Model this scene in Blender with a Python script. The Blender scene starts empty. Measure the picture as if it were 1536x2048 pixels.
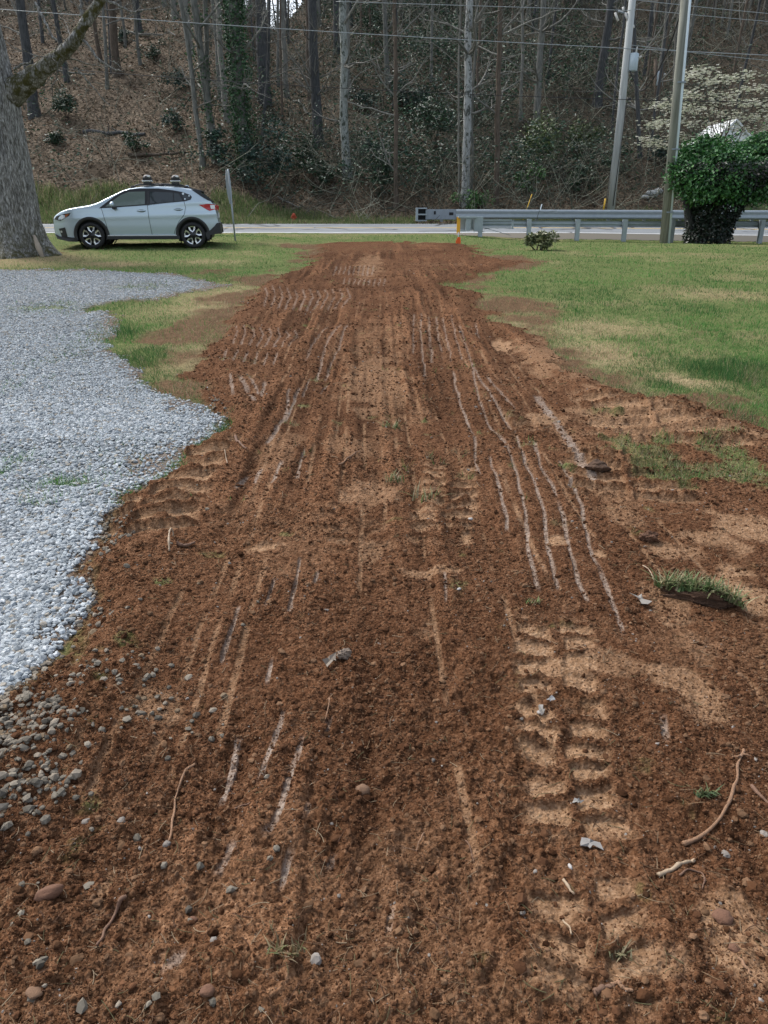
import bpy, math
import numpy as np
from mathutils import Vector, Matrix
R = math.radians
sc = bpy.context.scene
COL = sc.collection

# ------------------------------------------------------------------ camera
EYE = 1.60
FPX = 1479.0
PITCH = R(22.05)
cam = bpy.data.cameras.new("camera"); cam_o = bpy.data.objects.new("camera", cam); COL.objects.link(cam_o)
cam.sensor_fit = 'VERTICAL'; cam.sensor_height = 36; cam.lens = FPX / 2048 * 36
cam.clip_start = 0.05; cam.clip_end = 2000
cam_o.location = (0, 0, EYE); cam_o.rotation_euler = (R(90) - PITCH, 0, 0)
sc.camera = cam_o
# ------------------------------------------------------------------ world and sun (bright overcast)
SUN_DIR = Vector((-0.50, 0.42, 0.78)).normalized()
w = bpy.data.worlds.new("World"); sc.world = w; w.use_nodes = True
wn = w.node_tree; wn.nodes.clear()
sky = wn.nodes.new('ShaderNodeTexSky'); sky.sky_type = 'NISHITA'; sky.sun_disc = False
sky.sun_elevation = math.asin(SUN_DIR.z); sky.sun_rotation = math.atan2(SUN_DIR.x, SUN_DIR.y)
sky.air_density = 1.0; sky.dust_density = 3.0
hs = wn.nodes.new('ShaderNodeHueSaturation'); hs.inputs['Saturation'].default_value = 0.55
bg = wn.nodes.new('ShaderNodeBackground'); bg.inputs['Strength'].default_value = 0.15
wo = wn.nodes.new('ShaderNodeOutputWorld')
wn.links.new(sky.outputs[0], hs.inputs['Color']); wn.links.new(hs.outputs[0], bg.inputs[0]); wn.links.new(bg.outputs[0], wo.inputs[0])
sl = bpy.data.lights.new("sun", 'SUN'); sl.energy = 1.5; sl.angle = R(14); sl.color = (1, .97, .92)
so = bpy.data.objects.new("sun", sl); COL.objects.link(so)
so.rotation_euler = SUN_DIR.to_track_quat('Z', 'Y').to_euler()
sc.view_settings.view_transform = 'Standard'; sc.view_settings.look = 'None'
sc.view_settings.exposure = 0.98; sc.view_settings.gamma = 1
sc.render.engine = 'CYCLES'
sc.cycles.use_denoising = True
sc.cycles.max_bounces = 6; sc.cycles.transparent_max_bounces = 8

# ------------------------------------------------------------------ numeric helpers
CP, SP = math.cos(PITCH), math.sin(PITCH)
def sstep(a, b, x):
    t = np.clip((x - a) / (b - a), 0, 1); return t * t * (3 - 2 * t)
def ray(u, v):
    a = (np.asarray(u, float) - 768) / FPX; b = (1024 - np.asarray(v, float)) / FPX
    return np.stack([a, b * SP + CP, b * CP - SP], -1)
def P(u, v, Y):
    d = ray(u, v); t = Y / d[..., 1]
    return d * t[..., None] + np.array([0, 0, EYE])
def depth(p):
    p = np.asarray(p, float); return p[..., 1] * CP - (p[..., 2] - EYE) * SP
def hash2(ix, iy, seed):
    h = (ix.astype(np.int64) * 374761393 + iy.astype(np.int64) * 668265263 + seed * 144665) & 0xffffffff
    h = ((h ^ (h >> 13)) * 1274126177) & 0xffffffff
    h = ((h ^ (h >> 16)) * 2246822519) & 0xffffffff
    return ((h ^ (h >> 15)) & 0xffffff) / float(0xffffff)
def vn(x, y, s=0):
    ix = np.floor(x); iy = np.floor(y); fx = x - ix; fy = y - iy
    ux = fx * fx * fx * (fx * (fx * 6 - 15) + 10); uy = fy * fy * fy * (fy * (fy * 6 - 15) + 10)
    ix = ix.astype(np.int64); iy = iy.astype(np.int64)
    a = hash2(ix, iy, s); b = hash2(ix + 1, iy, s); c = hash2(ix, iy + 1, s); d = hash2(ix + 1, iy + 1, s)
    return (a * (1 - ux) + b * ux) * (1 - uy) + (c * (1 - ux) + d * ux) * uy * 1.0 - 0.5
def fbm(x, y, s=0, o=3):
    r = 0; a = 1.0
    for i in range(o):
        r = r + a * vn(x * 2 ** i + 17.3 * i, y * 2 ** i - 9.1 * i, s + i); a *= .5
    return r
def worley(x, y, s=0):
    ix = np.floor(x).astype(np.int64); iy = np.floor(y).astype(np.int64)
    m = np.full(np.shape(x), 9.0)
    for dx in (-1, 0, 1):
        for dy in (-1, 0, 1):
            jx = ix + dx; jy = iy + dy
            px = jx + hash2(jx, jy, s); py = jy + hash2(jx, jy, s + 71)
            m = np.minimum(m, (x - px) ** 2 + (y - py) ** 2)
    return np.sqrt(m)

# ------------------------------------------------------------------ mesh helpers
def mesh_np(name, V, F, mat, smooth=False, cols=None, attrs=None):
    V = np.ascontiguousarray(V, np.float32); F = np.ascontiguousarray(F, np.int32)
    me = bpy.data.meshes.new(name); n, k = F.shape
    me.vertices.add(len(V)); me.vertices.foreach_set('co', V.ravel())
    me.loops.add(n * k); me.loops.foreach_set('vertex_index', F.ravel())
    me.polygons.add(n); me.polygons.foreach_set('loop_start', np.arange(0, n * k, k, dtype=np.int32))
    me.polygons.foreach_set('loop_total', np.full(n, k, np.int32))
    me.polygons.foreach_set('use_smooth', np.full(n, bool(smooth)))
    if mat: me.materials.append(mat)
    if cols is not None:
        attrs = dict(attrs or {}); attrs['col'] = cols
    for an, c in (attrs or {}).items():
        c = np.asarray(c, np.float32)
        if c.shape[1] == 3: c = np.concatenate([c, np.ones((len(c), 1), np.float32)], 1)
        at = me.attributes.new(an, 'FLOAT_COLOR', 'POINT'); at.data.foreach_set('color', c.ravel())
    me.update(calc_edges=True)
    return me
def link(name, me, parent=None):
    o = bpy.data.objects.new(name, me); COL.objects.link(o)
    if parent: o.parent = parent
    return o
def obj_np(name, V, F, mat, parent=None, smooth=False, cols=None, attrs=None, origin=None):
    V = np.asarray(V, float)
    if origin is not None and parent is None:
        V = V - np.asarray(origin)
    o = link(name, mesh_np(name, V, F, mat, smooth, cols, attrs), parent)
    if origin is not None and parent is None: o.location = tuple(origin)
    return o
def tag(o, label, cat, group=None, kind=None):
    if label: o['label'] = label
    if cat: o['category'] = cat
    if group: o['group'] = group
    if kind: o['kind'] = kind
    return o
def thing(name, label, cat, loc, rz=0, group=None):
    o = bpy.data.objects.new(name, None); COL.objects.link(o)
    o.empty_display_size = .2
    o.location = tuple(float(c) for c in loc); o.rotation_euler = (0, 0, rz)
    return tag(o, label, cat, group)
def copy_tree(o, parent=None):
    c = o.copy(); COL.objects.link(c)
    if parent: c.parent = parent
    for ch in list(o.children): copy_tree(ch, c)
    return c
class MB:
    """collects quad geometry (triangles stored as degenerate-free separate list) for one mesh"""
    def __init__(s): s.v = []; s.f = []; s.c = []; s.n = 0
    def add(s, V, F, col=None):
        V = np.asarray(V, float).reshape(-1, 3)
        for f in F: s.f.append([int(i) + s.n for i in f])
        s.v.append(V); s.n += len(V)
        s.c.append(np.tile(np.array(col if col is not None else (1, 1, 1), float), (len(V), 1)))
    def box(s, c, size, rot=None, col=None):
        x, y, z = [a / 2 for a in size]
        V = np.array([[-x, -y, -z], [x, -y, -z], [x, y, -z], [-x, y, -z], [-x, -y, z], [x, -y, z], [x, y, z], [-x, y, z]])
        if rot is not None: V = V @ np.array(Matrix(rot).to_3x3()).T
        s.add(V + np.asarray(c), [(0, 3, 2, 1), (4, 5, 6, 7), (0, 1, 5, 4), (1, 2, 6, 5), (2, 3, 7, 6), (3, 0, 4, 7)], col)
    def tube(s, pts, rad, n=6, col=None, caps=True):
        V, F = tube(pts, rad, n); s.add(V, F, col)
        if caps:
            m = len(V); s.f.append([s.n - m + i for i in range(n)][::-1]); s.f.append([s.n - n + i for i in range(n)])
    def prism(s, poly, fn0, fn1, col=None):
        n = len(poly); V = [fn0(*p) for p in poly] + [fn1(*p) for p in poly]
        F = [list(range(n))[::-1], list(range(n, 2 * n))] + [(i, (i + 1) % n, n + (i + 1) % n, n + i) for i in range(n)]
        s.add(V, F, col)
    def build(s, name, mat, parent=None, smooth=False, loc=None, bevel=0, usecol=False):
        V = np.concatenate(s.v)
        me = bpy.data.meshes.new(name); me.from_pydata(V.tolist(), [], s.f); me.materials.append(mat)
        me.polygons.foreach_set('use_smooth', np.full(len(me.polygons), bool(smooth)))
        if usecol:
            c = np.concatenate(s.c); c = np.concatenate([c, np.ones((len(c), 1))], 1).astype(np.float32)
            at = me.attributes.new('col', 'FLOAT_COLOR', 'POINT'); at.data.foreach_set('color', c.ravel())
        o = link(name, me, parent)
        if loc is not None: o.location = tuple(float(c) for c in loc)
        if bevel:
            b = o.modifiers.new('bevel', 'BEVEL'); b.width = bevel; b.segments = 2; b.limit_method = 'ANGLE'
        return o
def tube(pts, rad, n=6):
    pts = np.asarray(pts, float); m = len(pts); rad = np.broadcast_to(np.asarray(rad, float), (m,))
    t = np.gradient(pts, axis=0); t /= np.linalg.norm(t, axis=1)[:, None] + 1e-9
    ref = np.array([0, 0, 1.0]) if abs(t[:, 2]).mean() < .8 else np.array([1.0, 0, 0])
    a = np.cross(t, ref); a /= np.linalg.norm(a, axis=1)[:, None] + 1e-9; b = np.cross(t, a)
    th = np.arange(n) * 2 * np.pi / n
    V = pts[:, None] + rad[:, None, None] * (np.cos(th)[None, :, None] * a[:, None] + np.sin(th)[None, :, None] * b[:, None])
    i = np.arange(m - 1)[:, None] * n; j = np.arange(n)[None]; k = (j + 1) % n
    F = np.stack([i + j, i + k, i + n + k, i + n + j], -1).reshape(-1, 4)
    return V.reshape(-1, 3), F
class Tubes:
    def __init__(s): s.v = []; s.f = []; s.c = []; s.n = 0
    def add(s, pts, rad, n=4, col=(1, 1, 1)):
        V, F = tube(pts, rad, n); s.v.append(V); s.f.append(F + s.n); s.n += len(V); s.c.append(np.tile(np.array(col, float), (len(V), 1)))
    def raw(s, V, F, col):
        s.v.append(V); s.f.append(F + s.n); s.n += len(V); s.c.append(np.broadcast_to(np.asarray(col, float), (len(V), 3)))
    def get(s): return np.concatenate(s.v), np.concatenate(s.f), np.concatenate(s.c)
    def build(s, name, mat, parent=None, smooth=True, origin=None):
        V, F, C = s.get(); return obj_np(name, V, F, mat, parent, smooth, C, origin=origin)
def leafquads(c, d, up, L, W, fold=.15):
    """diamond leaves: centre base c, direction d, up normal, length L, width W -> V,F"""
    N = len(c); d = d / (np.linalg.norm(d, axis=1)[:, None] + 1e-9)
    s = np.cross(d, up); s /= np.linalg.norm(s, axis=1)[:, None] + 1e-9; nn = np.cross(s, d)
    L = np.broadcast_to(L, (N,))[:, None]; W = np.broadcast_to(W, (N,))[:, None]
    m = c + d * L * .5
    V = np.stack([c, m + s * W * .5 + nn * W * fold, c + d * L, m - s * W * .5 + nn * W * fold], 1).reshape(-1, 3)
    F = (np.arange(N)[:, None] * 4 + np.arange(4)[None])
    return V, F
def rdirs(rng, n, zmin=-1, zmax=1):
    z = rng.uniform(zmin, zmax, n); a = rng.uniform(0, 2 * np.pi, n); r = np.sqrt(np.maximum(0, 1 - z * z))
    return np.stack([r * np.cos(a), r * np.sin(a), z], 1)
_t = (1 + 5 ** .5) / 2
ICO_V = np.array([(-1, _t, 0), (1, _t, 0), (-1, -_t, 0), (1, -_t, 0), (0, -1, _t), (0, 1, _t), (0, -1, -_t), (0, 1, -_t), (_t, 0, -1), (_t, 0, 1), (-_t, 0, -1), (-_t, 0, 1)]) / (1 + _t * _t) ** .5
ICO_F = np.array([(0, 11, 5), (0, 5, 1), (0, 1, 7), (0, 7, 10), (0, 10, 11), (1, 5, 9), (5, 11, 4), (11, 10, 2), (10, 7, 6), (7, 1, 8), (3, 9, 4), (3, 4, 2), (3, 2, 6), (3, 6, 8), (3, 8, 9), (4, 9, 5), (2, 4, 11), (6, 2, 10), (8, 6, 7), (9, 8, 1)])
OCT_V = np.array([(1, 0, 0), (-1, 0, 0), (0, 1, 0), (0, -1, 0), (0, 0, 1), (0, 0, -1)], float)
OCT_F = np.array([(0, 2, 4), (2, 1, 4), (1, 3, 4), (3, 0, 4), (2, 0, 5), (1, 2, 5), (3, 1, 5), (0, 3, 5)])
def ico2():
    V = [tuple(v) for v in ICO_V]; F = []; mid = {}
    def m(a, b):
        k = (min(a, b), max(a, b))
        if k not in mid:
            p = (np.array(V[a]) + np.array(V[b])); p /= np.linalg.norm(p); mid[k] = len(V); V.append(tuple(p))
        return mid[k]
    for a, b, c in ICO_F:
        x, y, z = m(a, b), m(b, c), m(c, a); F += [(a, x, z), (b, y, x), (c, z, y), (x, y, z)]
    return np.array(V), np.array(F)
I2V, I2F = ico2()
def subdiv(V0, F0):
    V = [tuple(v) for v in V0]; F = []; mid = {}
    def m(a, b):
        k = (min(a, b), max(a, b))
        if k not in mid:
            p = np.array(V[a]) + np.array(V[b]); mid[k] = len(V); V.append(tuple(p / np.linalg.norm(p)))
        return mid[k]
    for a, b, c in F0:
        x, y, z = m(a, b), m(b, c), m(c, a); F += [(a, x, z), (b, y, x), (c, z, y), (x, y, z)]
    return np.array(V), np.array(F)
I3V, I3F = subdiv(I2V, I2F); I4V, I4F = subdiv(I3V, I3F)
def stones(rng, c, size, base=(ICO_V, ICO_F), flat=(.5, .9), jit=.22):
    N = len(c); BV, BF = base; k = len(BV)
    r = 1 + rng.normal(0, jit, (N, k)); V = BV[None] * r[..., None]
    V = V * np.stack([rng.uniform(.75, 1.3, N), rng.uniform(.7, 1.1, N), rng.uniform(flat[0], flat[1], N)], 1)[:, None]
    a = rng.uniform(0, 2 * np.pi, N); tx = rng.normal(0, .35, N)
    ca, sa, ct, st = np.cos(a), np.sin(a), np.cos(tx), np.sin(tx)
    y = V[..., 1] * ct[:, None] - V[..., 2] * st[:, None]; z = V[..., 1] * st[:, None] + V[..., 2] * ct[:, None]; x = V[..., 0]
    V = np.stack([x * ca[:, None] - y * sa[:, None], x * sa[:, None] + y * ca[:, None], z], -1)
    V = V * np.asarray(size)[:, None, None] + c[:, None]
    F = (BF[None] + (np.arange(N) * k)[:, None, None]).reshape(-1, 3)
    return V.reshape(-1, 3), F, k

# ------------------------------------------------------------------ material helpers
class NT:
    def __init__(s, name):
        s.m = bpy.data.materials.new(name); s.m.use_nodes = True; s.t = s.m.node_tree; s.N = s.t.nodes; s.b = s.N['Principled BSDF']
    def node(s, typ, **kw):
        n = s.N.new(typ)
        for k, v in kw.items(): setattr(n, k, v)
        return n
    def put(s, sock, v):
        if v is None: return
        if isinstance(v, (int, float)): sock.default_value = v
        elif isinstance(v, (tuple, list)): sock.default_value = tuple(v) + ((1,) if len(v) == 3 and len(sock.default_value) == 4 else ())
        else: s.t.links.new(v, sock)
    def pos(s): return s.node('ShaderNodeNewGeometry').outputs['Position']
    def obj(s): return s.node('ShaderNodeTexCoord').outputs['Object']
    def scaled(s, vec, sc_):
        n = s.node('ShaderNodeMapping'); s.put(n.inputs['Vector'], vec); n.inputs['Scale'].default_value = sc_; return n.outputs[0]
    def noise(s, vec, scale, detail=3, rough=.55, out=0):
        n = s.node('ShaderNodeTexNoise'); s.put(n.inputs['Vector'], vec); n.inputs['Scale'].default_value = scale; n.inputs['Detail'].default_value = detail; n.inputs['Roughness'].default_value = rough
        return n.outputs[out]
    def voro(s, vec, scale, feature='F1', out='Distance'):
        n = s.node('ShaderNodeTexVoronoi', feature=feature); s.put(n.inputs['Vector'], vec); n.inputs['Scale'].default_value = scale; return n.outputs[out]
    def mix(s, f, a, b, typ='MIX'):
        n = s.node('ShaderNodeMix', data_type='RGBA', blend_type=typ); s.put(n.inputs[0], f); s.put(n.inputs[6], a); s.put(n.inputs[7], b); return n.outputs[2]
    def math(s, op, a, b=None, c=None):
        n = s.node('ShaderNodeMath', operation=op); s.put(n.inputs[0], a)
        if b is not None: s.put(n.inputs[1], b)
        if c is not None: s.put(n.inputs[2], c)
        return n.outputs[0]
    def ramp(s, f, stops, interp='LINEAR'):
        n = s.node('ShaderNodeValToRGB'); s.put(n.inputs[0], f); e = n.color_ramp.elements; n.color_ramp.interpolation = interp
        while len(e) < len(stops): e.new(.5)
        for el, (p, c) in zip(e, stops):
            el.position = p; el.color = (c, c, c, 1) if isinstance(c, (int, float)) else tuple(c) + (1,)
        return n.outputs[0]
    def attr(s, name):
        n = s.node('ShaderNodeAttribute'); n.attribute_name = name; return n
    def sep(s, c):
        n = s.node('ShaderNodeSeparateColor'); s.put(n.inputs[0], c); return n.outputs
    def bump(s, h, strength=.5, dist=.01, prev=None):
        n = s.node('ShaderNodeBump'); s.put(n.inputs['Height'], h); n.inputs['Strength'].default_value = strength; n.inputs['Distance'].default_value = dist
        if prev is not None: s.put(n.inputs['Normal'], prev)
        return n.outputs[0]
    def out(s, col=None, rough=.8, metal=0, normal=None, spec=None, **kw):
        s.put(s.b.inputs['Base Color'], col); s.put(s.b.inputs['Roughness'], rough); s.put(s.b.inputs['Metallic'], metal)
        if normal is not None: s.put(s.b.inputs['Normal'], normal)
        if spec is not None: s.b.inputs['Specular IOR Level'].default_value = spec
        for k, v in kw.items(): s.put(s.b.inputs[k], v)
        return s.m
def simple(name, col, rough=.7, metal=0, var=.25, scale=8, bump=0, spec=None):
    n = NT(name); p = n.obj(); f = n.noise(p, scale, 4)
    c = n.mix(f, tuple(x * (1 - var) for x in col), tuple(min(1, x * (1 + var)) for x in col))
    nm = n.bump(n.noise(p, scale * 6, 3), bump, .01) if bump else None
    return n.out(c, rough, metal, nm, spec)
def attr_mat(name, rough=.8, var=.3, scale=20, trans=0, spec=.3):
    n = NT(name); a = n.attr('col').outputs['Color']; f = n.noise(n.pos(), scale, 3)
    c = n.mix(n.math('MULTIPLY', f, var * 2), a, n.mix(1.0, a, (.35, .35, .35), 'MULTIPLY'))
    m = n.out(c, rough, 0, None, spec)
    if trans:
        ds = n.node('ShaderNodeBsdfTranslucent'); n.put(ds.inputs[0], c); mx = n.node('ShaderNodeMixShader'); mx.inputs[0].default_value = trans
        n.t.links.new(n.b.outputs[0], mx.inputs[1]); n.t.links.new(ds.outputs[0], mx.inputs[2])
        n.t.links.new(mx.outputs[0], n.N['Material Output'].inputs[0])
    return m
def bark_mat(name, dark, light, spots=None, scale=6, stretch=.18, bump=.6):
    n = NT(name); p = n.pos(); q = n.scaled(p, (1, 1, stretch))
    f = n.noise(q, scale * 2.2, 5, .65); g = n.noise(p, 1.3, 3)
    c = n.ramp(f, [(.32, dark), (.62, light)])
    c = n.mix(n.math('MULTIPLY', g, .5), c, tuple(.5 * (a + b) for a, b in zip(dark, light)))
    if spots is not None:
        s = n.ramp(n.noise(n.scaled(p, (1, 1, .6)), 4.5, 4, .7), [(.52, 0.0), (.58, 1.0)]); c = n.mix(s, c, spots)
    a = n.attr('col').outputs['Color']; c = n.mix(1.0, c, a, 'MULTIPLY')
    return n.out(c, .9, 0, n.bump(f, bump, .04), .2)

# ------------------------------------------------------------------ terrain
ROAD0, ROAD1 = 33.1, 41.2
def _prof(y, yy, zz):
    return sum(np.interp(y + k, yy, zz) for k in (-1.2, -.4, .4, 1.2)) / 4
def gz(x, y):
    x = np.asarray(x, float); y = np.asarray(y, float)
    l = _prof(y, [-60, 3, 21, 22.9, 24.3, 26, 33], [0, 0, .66, .69, .86, .88, .80])
    c = _prof(y, [-60, 3, 21, 24.4, 33], [0, 0, .64, .70, .78])
    r = _prof(y, [-60, 3, 21, 26, 30.5, 32.4, 33.6], [0, 0, .64, .66, .50, .45, .66])
    a = sstep(-5, -1, x); b = sstep(1.5, 7, x)
    z = l * (1 - a) + c * (a - b * a) + r * b * a
    return z - .014 * np.clip(x - 8, 0, 30) * sstep(12, 30, y)
def hill(x, y):
    """verge and wooded slope beyond the road"""
    x = np.asarray(x, float); y = np.asarray(y, float)
    yb = 42.3 + 2.6 * sstep(-10, -4.5, x) + 5 * sstep(12, 26, x)
    z0 = 1.02 + .10 * sstep(41, 44, y) - .35 * np.exp(-((x + 3) / 3.0) ** 2 - ((y - 44) / 1.1) ** 2)
    t = np.clip(y - yb, 0, None)
    mul = 1 - .24 * np.exp(-((x / np.maximum(y, 1) + .128) / .045) ** 2) + .1 * sstep(5, 25, x)
    up = .47 * (np.sqrt(t * t + 2.0) - 1.414) * mul
    top = 27 * mul
    up = np.where(up < top * .8, up, top * .8 + (1 - np.exp(-(up - top * .8) / (top * .2))) * top * .2)
    up = up - .35 * np.clip(y - 112, 0, None)
    bank = .55 * sstep(42.5, 46, y) * sstep(-5, -9, x)
    n = fbm(x * .16, y * .16, 40, 4) * 1.3 * sstep(0, 8, t) + fbm(x * .9, y * .9, 44, 3) * .22 * sstep(0, 3, t)
    return z0 + up + bank + n
def march(u, v, fn, y0=.2, y1=140, n=1400):
    u = np.atleast_1d(np.asarray(u, float)); v = np.atleast_1d(np.asarray(v, float)); out = np.zeros((len(u), 3))
    ys = y0 * (y1 / y0) ** np.linspace(0, 1, n)
    for i in range(len(u)):
        p = P(np.full(n, u[i]), np.full(n, v[i]), ys); g = p[:, 2] - fn(p[:, 0], p[:, 1])
        k = np.argmax(g < 0) if (g < 0).any() else n - 1
        k = max(k, 1); f = g[k - 1] / (g[k - 1] - g[k] + 1e-12); f = min(max(f, 0), 1)
        out[i] = p[k - 1] * (1 - f) + p[k] * f
    return out
def G(u, v): return march(u, v, gz, .2, 33.4)
def GH(u, v): return march(u, v, hill, 41.3, 140, 900)
def g1(u, v): return G([u], [v])[0]
def h1(u, v): return GH([u], [v])[0]
def polyg(pts): a = np.array(pts, float); return G(a[:, 0], a[:, 1])[:, :2]

POLY_DIRT = polyg([(640,489),(700,486),(800,486),(930,490),(955,508),(990,519),(1040,530),(985,544),(948,552),(885,572),(958,592),(953,615),(968,640),(1038,650),(1088,680),(1138,720),(1183,750),(1233,780),(1290,803),(1368,805),(1418,835),(1488,855),(1560,875),(1800,960),(2300,1400),(2600,2300),(-1000,2300),(-700,2000),(-300,1640),(-100,1490),(0,1425),(65,1375),(110,1310),(150,1250),(185,1180),(195,1130),(222,1080),(240,1030),(255,990),(330,940),(385,890),(420,850),(427,830),(412,790),(405,740),(420,700),(440,660),(470,625),(520,580),(540,560),(600,540),(625,515)])
POLY_GRAV = polyg([(-600,535),(0,540),(150,540),(300,545),(400,560),(452,571),(430,580),(350,586),(300,600),(225,607),(195,616),(220,632),(235,660),(225,682),(240,712),(280,735),(300,768),(360,790),(427,830),(450,870),(300,1000),(250,1150),(0,1480),(-300,1700),(-1500,1700),(-1500,535)])
def sdist(px, py, poly):
    """signed distance, positive inside"""
    d = np.full(px.shape, 1e9); ins = np.zeros(px.shape, bool); n = len(poly)
    for i in range(n):
        ax, ay = poly[i]; bx, by = poly[(i + 1) % n]; ex, ey = bx - ax, by - ay
        t = np.clip(((px - ax) * ex + (py - ay) * ey) / (ex * ex + ey * ey + 1e-12), 0, 1)
        d = np.minimum(d, (px - ax - t * ex) ** 2 + (py - ay - t * ey) ** 2)
        c = (ay > py) != (by > py); ins ^= c & (px < ex * (py - ay) / (ey if abs(ey) > 1e-12 else 1e-12) + ax)
    return np.where(ins, 1, -1) * np.sqrt(d)
# pale press-lines left by the machine (image points turned into ground points), half width in metres
LN = []
def ln(w, *pts): LN.append((w, polyg(pts)))
ln(.018,(948,880),(953,935),(960,960)); ln(.02,(980,925),(1000,985),(1013,1045),(1012,1070)); ln(.02,(1010,900),(1033,965),(1050,1025),(1053,1090),(1063,1145),(1075,1195))
ln(.021,(1033,880),(1048,940),(1068,970),(1088,1025),(1093,1100),(1103,1140),(1120,1195)); ln(.022,(1068,890),(1078,940),(1108,985),(1128,1035),(1138,1105),(1158,1175),(1178,1220)); ln(.022,(1120,930),(1135,965),(1163,1020),(1175,1085),(1193,1145),(1218,1205),(1248,1280))
ln(.06,(1070,797),(1110,850),(1150,910),(1190,970))
ln(.022,(828,630),(826,680),(827,715)); ln(.022,(843,630),(841,680),(848,740),(850,765)); ln(.024,(858,635),(859,690),(866,730)); ln(.02,(873,635),(876,680),(886,720)); ln(.022,(886,640),(891,680),(903,725)); ln(.018,(903,635),(911,680),(925,725))
ln(.022,(918,650),(931,695),(943,730),(961,765),(983,800),(1010,850),(1033,880)); ln(.02,(950,650),(958,680)); ln(.022,(973,755),(1003,795),(1030,830)); ln(.02,(905,745),(918,800),(935,850),(948,880)); ln(.02,(943,730),(955,800),(980,860),(1010,900))
for i in range(12): ln(.028,(530+15*i,582),(536+15*i,598),(528+14*i,622))
for i in range(9): ln(.026,(672+9.5*i,533),(668+9.5*i,553))
for i in range(9): ln(.026,(690+10*i,560),(687+10*i,574))
for i in range(8): ln(.026,(470+17*i,660),(476+17*i,675),(466+16*i,700))
for i in range(6): ln(.026,(455+20*i,708),(448+20*i,728))
ln(.04,(480,757),(497,790),(512,812)); ln(.028,(462,752),(466,795)); ln(.03,(530,765),(522,800)); ln(.025,(497,755),(520,795))
ln(.03,(655,655),(625,695),(612,725)); ln(.03,(683,655),(650,700),(635,765)); ln(.025,(695,655),(670,720),(650,765)); ln(.028,(600,775),(580,820),(555,865),(530,895)); ln(.026,(580,780),(568,840),(545,880)); ln(.022,(622,760),(606,800)); ln(.025,(660,770),(640,800))
ln(.024,(568,925),(545,975)); ln(.024,(525,940),(510,975)); ln(.022,(500,950),(470,985)); ln(.02,(610,900),(590,960))
ln(.022,(640,1150),(630,1185)); ln(.017,(602,1125),(592,1190),(575,1240)); ln(.018,(552,1165),(530,1220)); ln(.018,(480,1210),(462,1270),(445,1330)); ln(.017,(547,1315),(535,1370)); ln(.016,(890,1150),(893,1220))
ln(.02,(480,1460),(462,1530),(435,1605)); ln(.019,(566,1412),(545,1470),(510,1565)); ln(.024,(606,1468),(585,1530),(552,1635),(530,1690)); ln(.03,(470,1668),(450,1715),(425,1760)); ln(.026,(377,1890),(350,1930),(318,1980)); ln(.02,(675,1690),(655,1738)); ln(.02,(665,1430),(655,1480)); ln(.022,(1325,1430),(1335,1490)); ln(.02,(785,1810),(775,1890)); ln(.022,(625,1600),(610,1650)); ln(.02,(590,1700),(560,1800))
# tyre cleat tracks: centre line, half width, lug pitch, strength, lean
TR = []
def tr(hw, pitch, s, lean, tan, *pts): TR.append((hw, pitch, s, lean, tan, polyg(pts)))
tr(.145,.118,.62,.08,1.0,(1100,1235),(1112,1330),(1122,1400),(1122,1500),(1134,1575),(1150,1660),(1156,1700)); tr(.14,.118,.5,.1,.85,(1160,1720),(1166,1800),(1172,1900),(1180,2080)); tr(.17,.15,1.3,.1,.9,(900,930),(890,1000),(880,1110)); tr(.34,.21,2.6,0,1.0,(400,880),(330,950),(280,1010),(240,1085)); tr(.55,.23,2.8,0,1.0,(1270,790),(1310,850),(1340,900))
tr(.3,.16,1,.3,.4,(762,660),(765,725)); tr(.25,.16,.8,.3,.25,(690,690),(710,740)); tr(.22,.15,.9,.2,.3,(812,800),(806,865)); tr(.2,.14,.9,0,.5,(1060,830),(1090,880)); tr(.38,.19,2.6,.1,.8,(1240,900),(1270,1010)); tr(.18,.13,.6,.3,.35,(700,1050),(730,1120)); tr(.2,.15,.6,.2,.2,(620,1010),(560,1090))
# smooth tan trampled patches: centre and radii in image points
BL = []
def bl(u, v, ru, rv, s=1.0):
    c = g1(u, v)[:2]; a = g1(u + ru, v)[:2]; b = (g1(u, v - rv)[:2] - g1(u, v + rv)[:2]) / 2
    BL.append((c, np.linalg.norm(a - c), np.linalg.norm(b), s))
for q in [(730,985,75,45,.5),(530,1106,55,14,.95),(850,1150,75,14,.7),(1113,1090,28,12,1),(1195,1118,22,12,1),(1002,690,26,12,1),(750,770,70,70,.45),(1420,1090,110,40,.7),(1500,1190,60,60,.8),(1330,1950,90,60,.8),(1480,1900,110,110,.75),(1130,1335,60,22,.8),(1215,1330,70,30,.5),(1390,1300,60,60,.35),(1090,1960,110,70,.45),(740,530,30,30,.5),(330,1410,80,40,.5),(735,1100,30,40,.45),(1080,845,30,18,.8),(1370,1110,90,30,.7),(1160,700,70,40,.4),(700,900,60,30,.35),(1380,1420,50,40,.5),(1110,720,100,50,.55),(1260,850,170,40,.6),(1420,870,130,26,.6),(1480,1060,120,50,.8),(1380,1380,70,70,.7),(1340,1230,60,60,.5),(1230,1020,60,50,.4),(560,900,50,60,.3)]: bl(*q)
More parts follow.
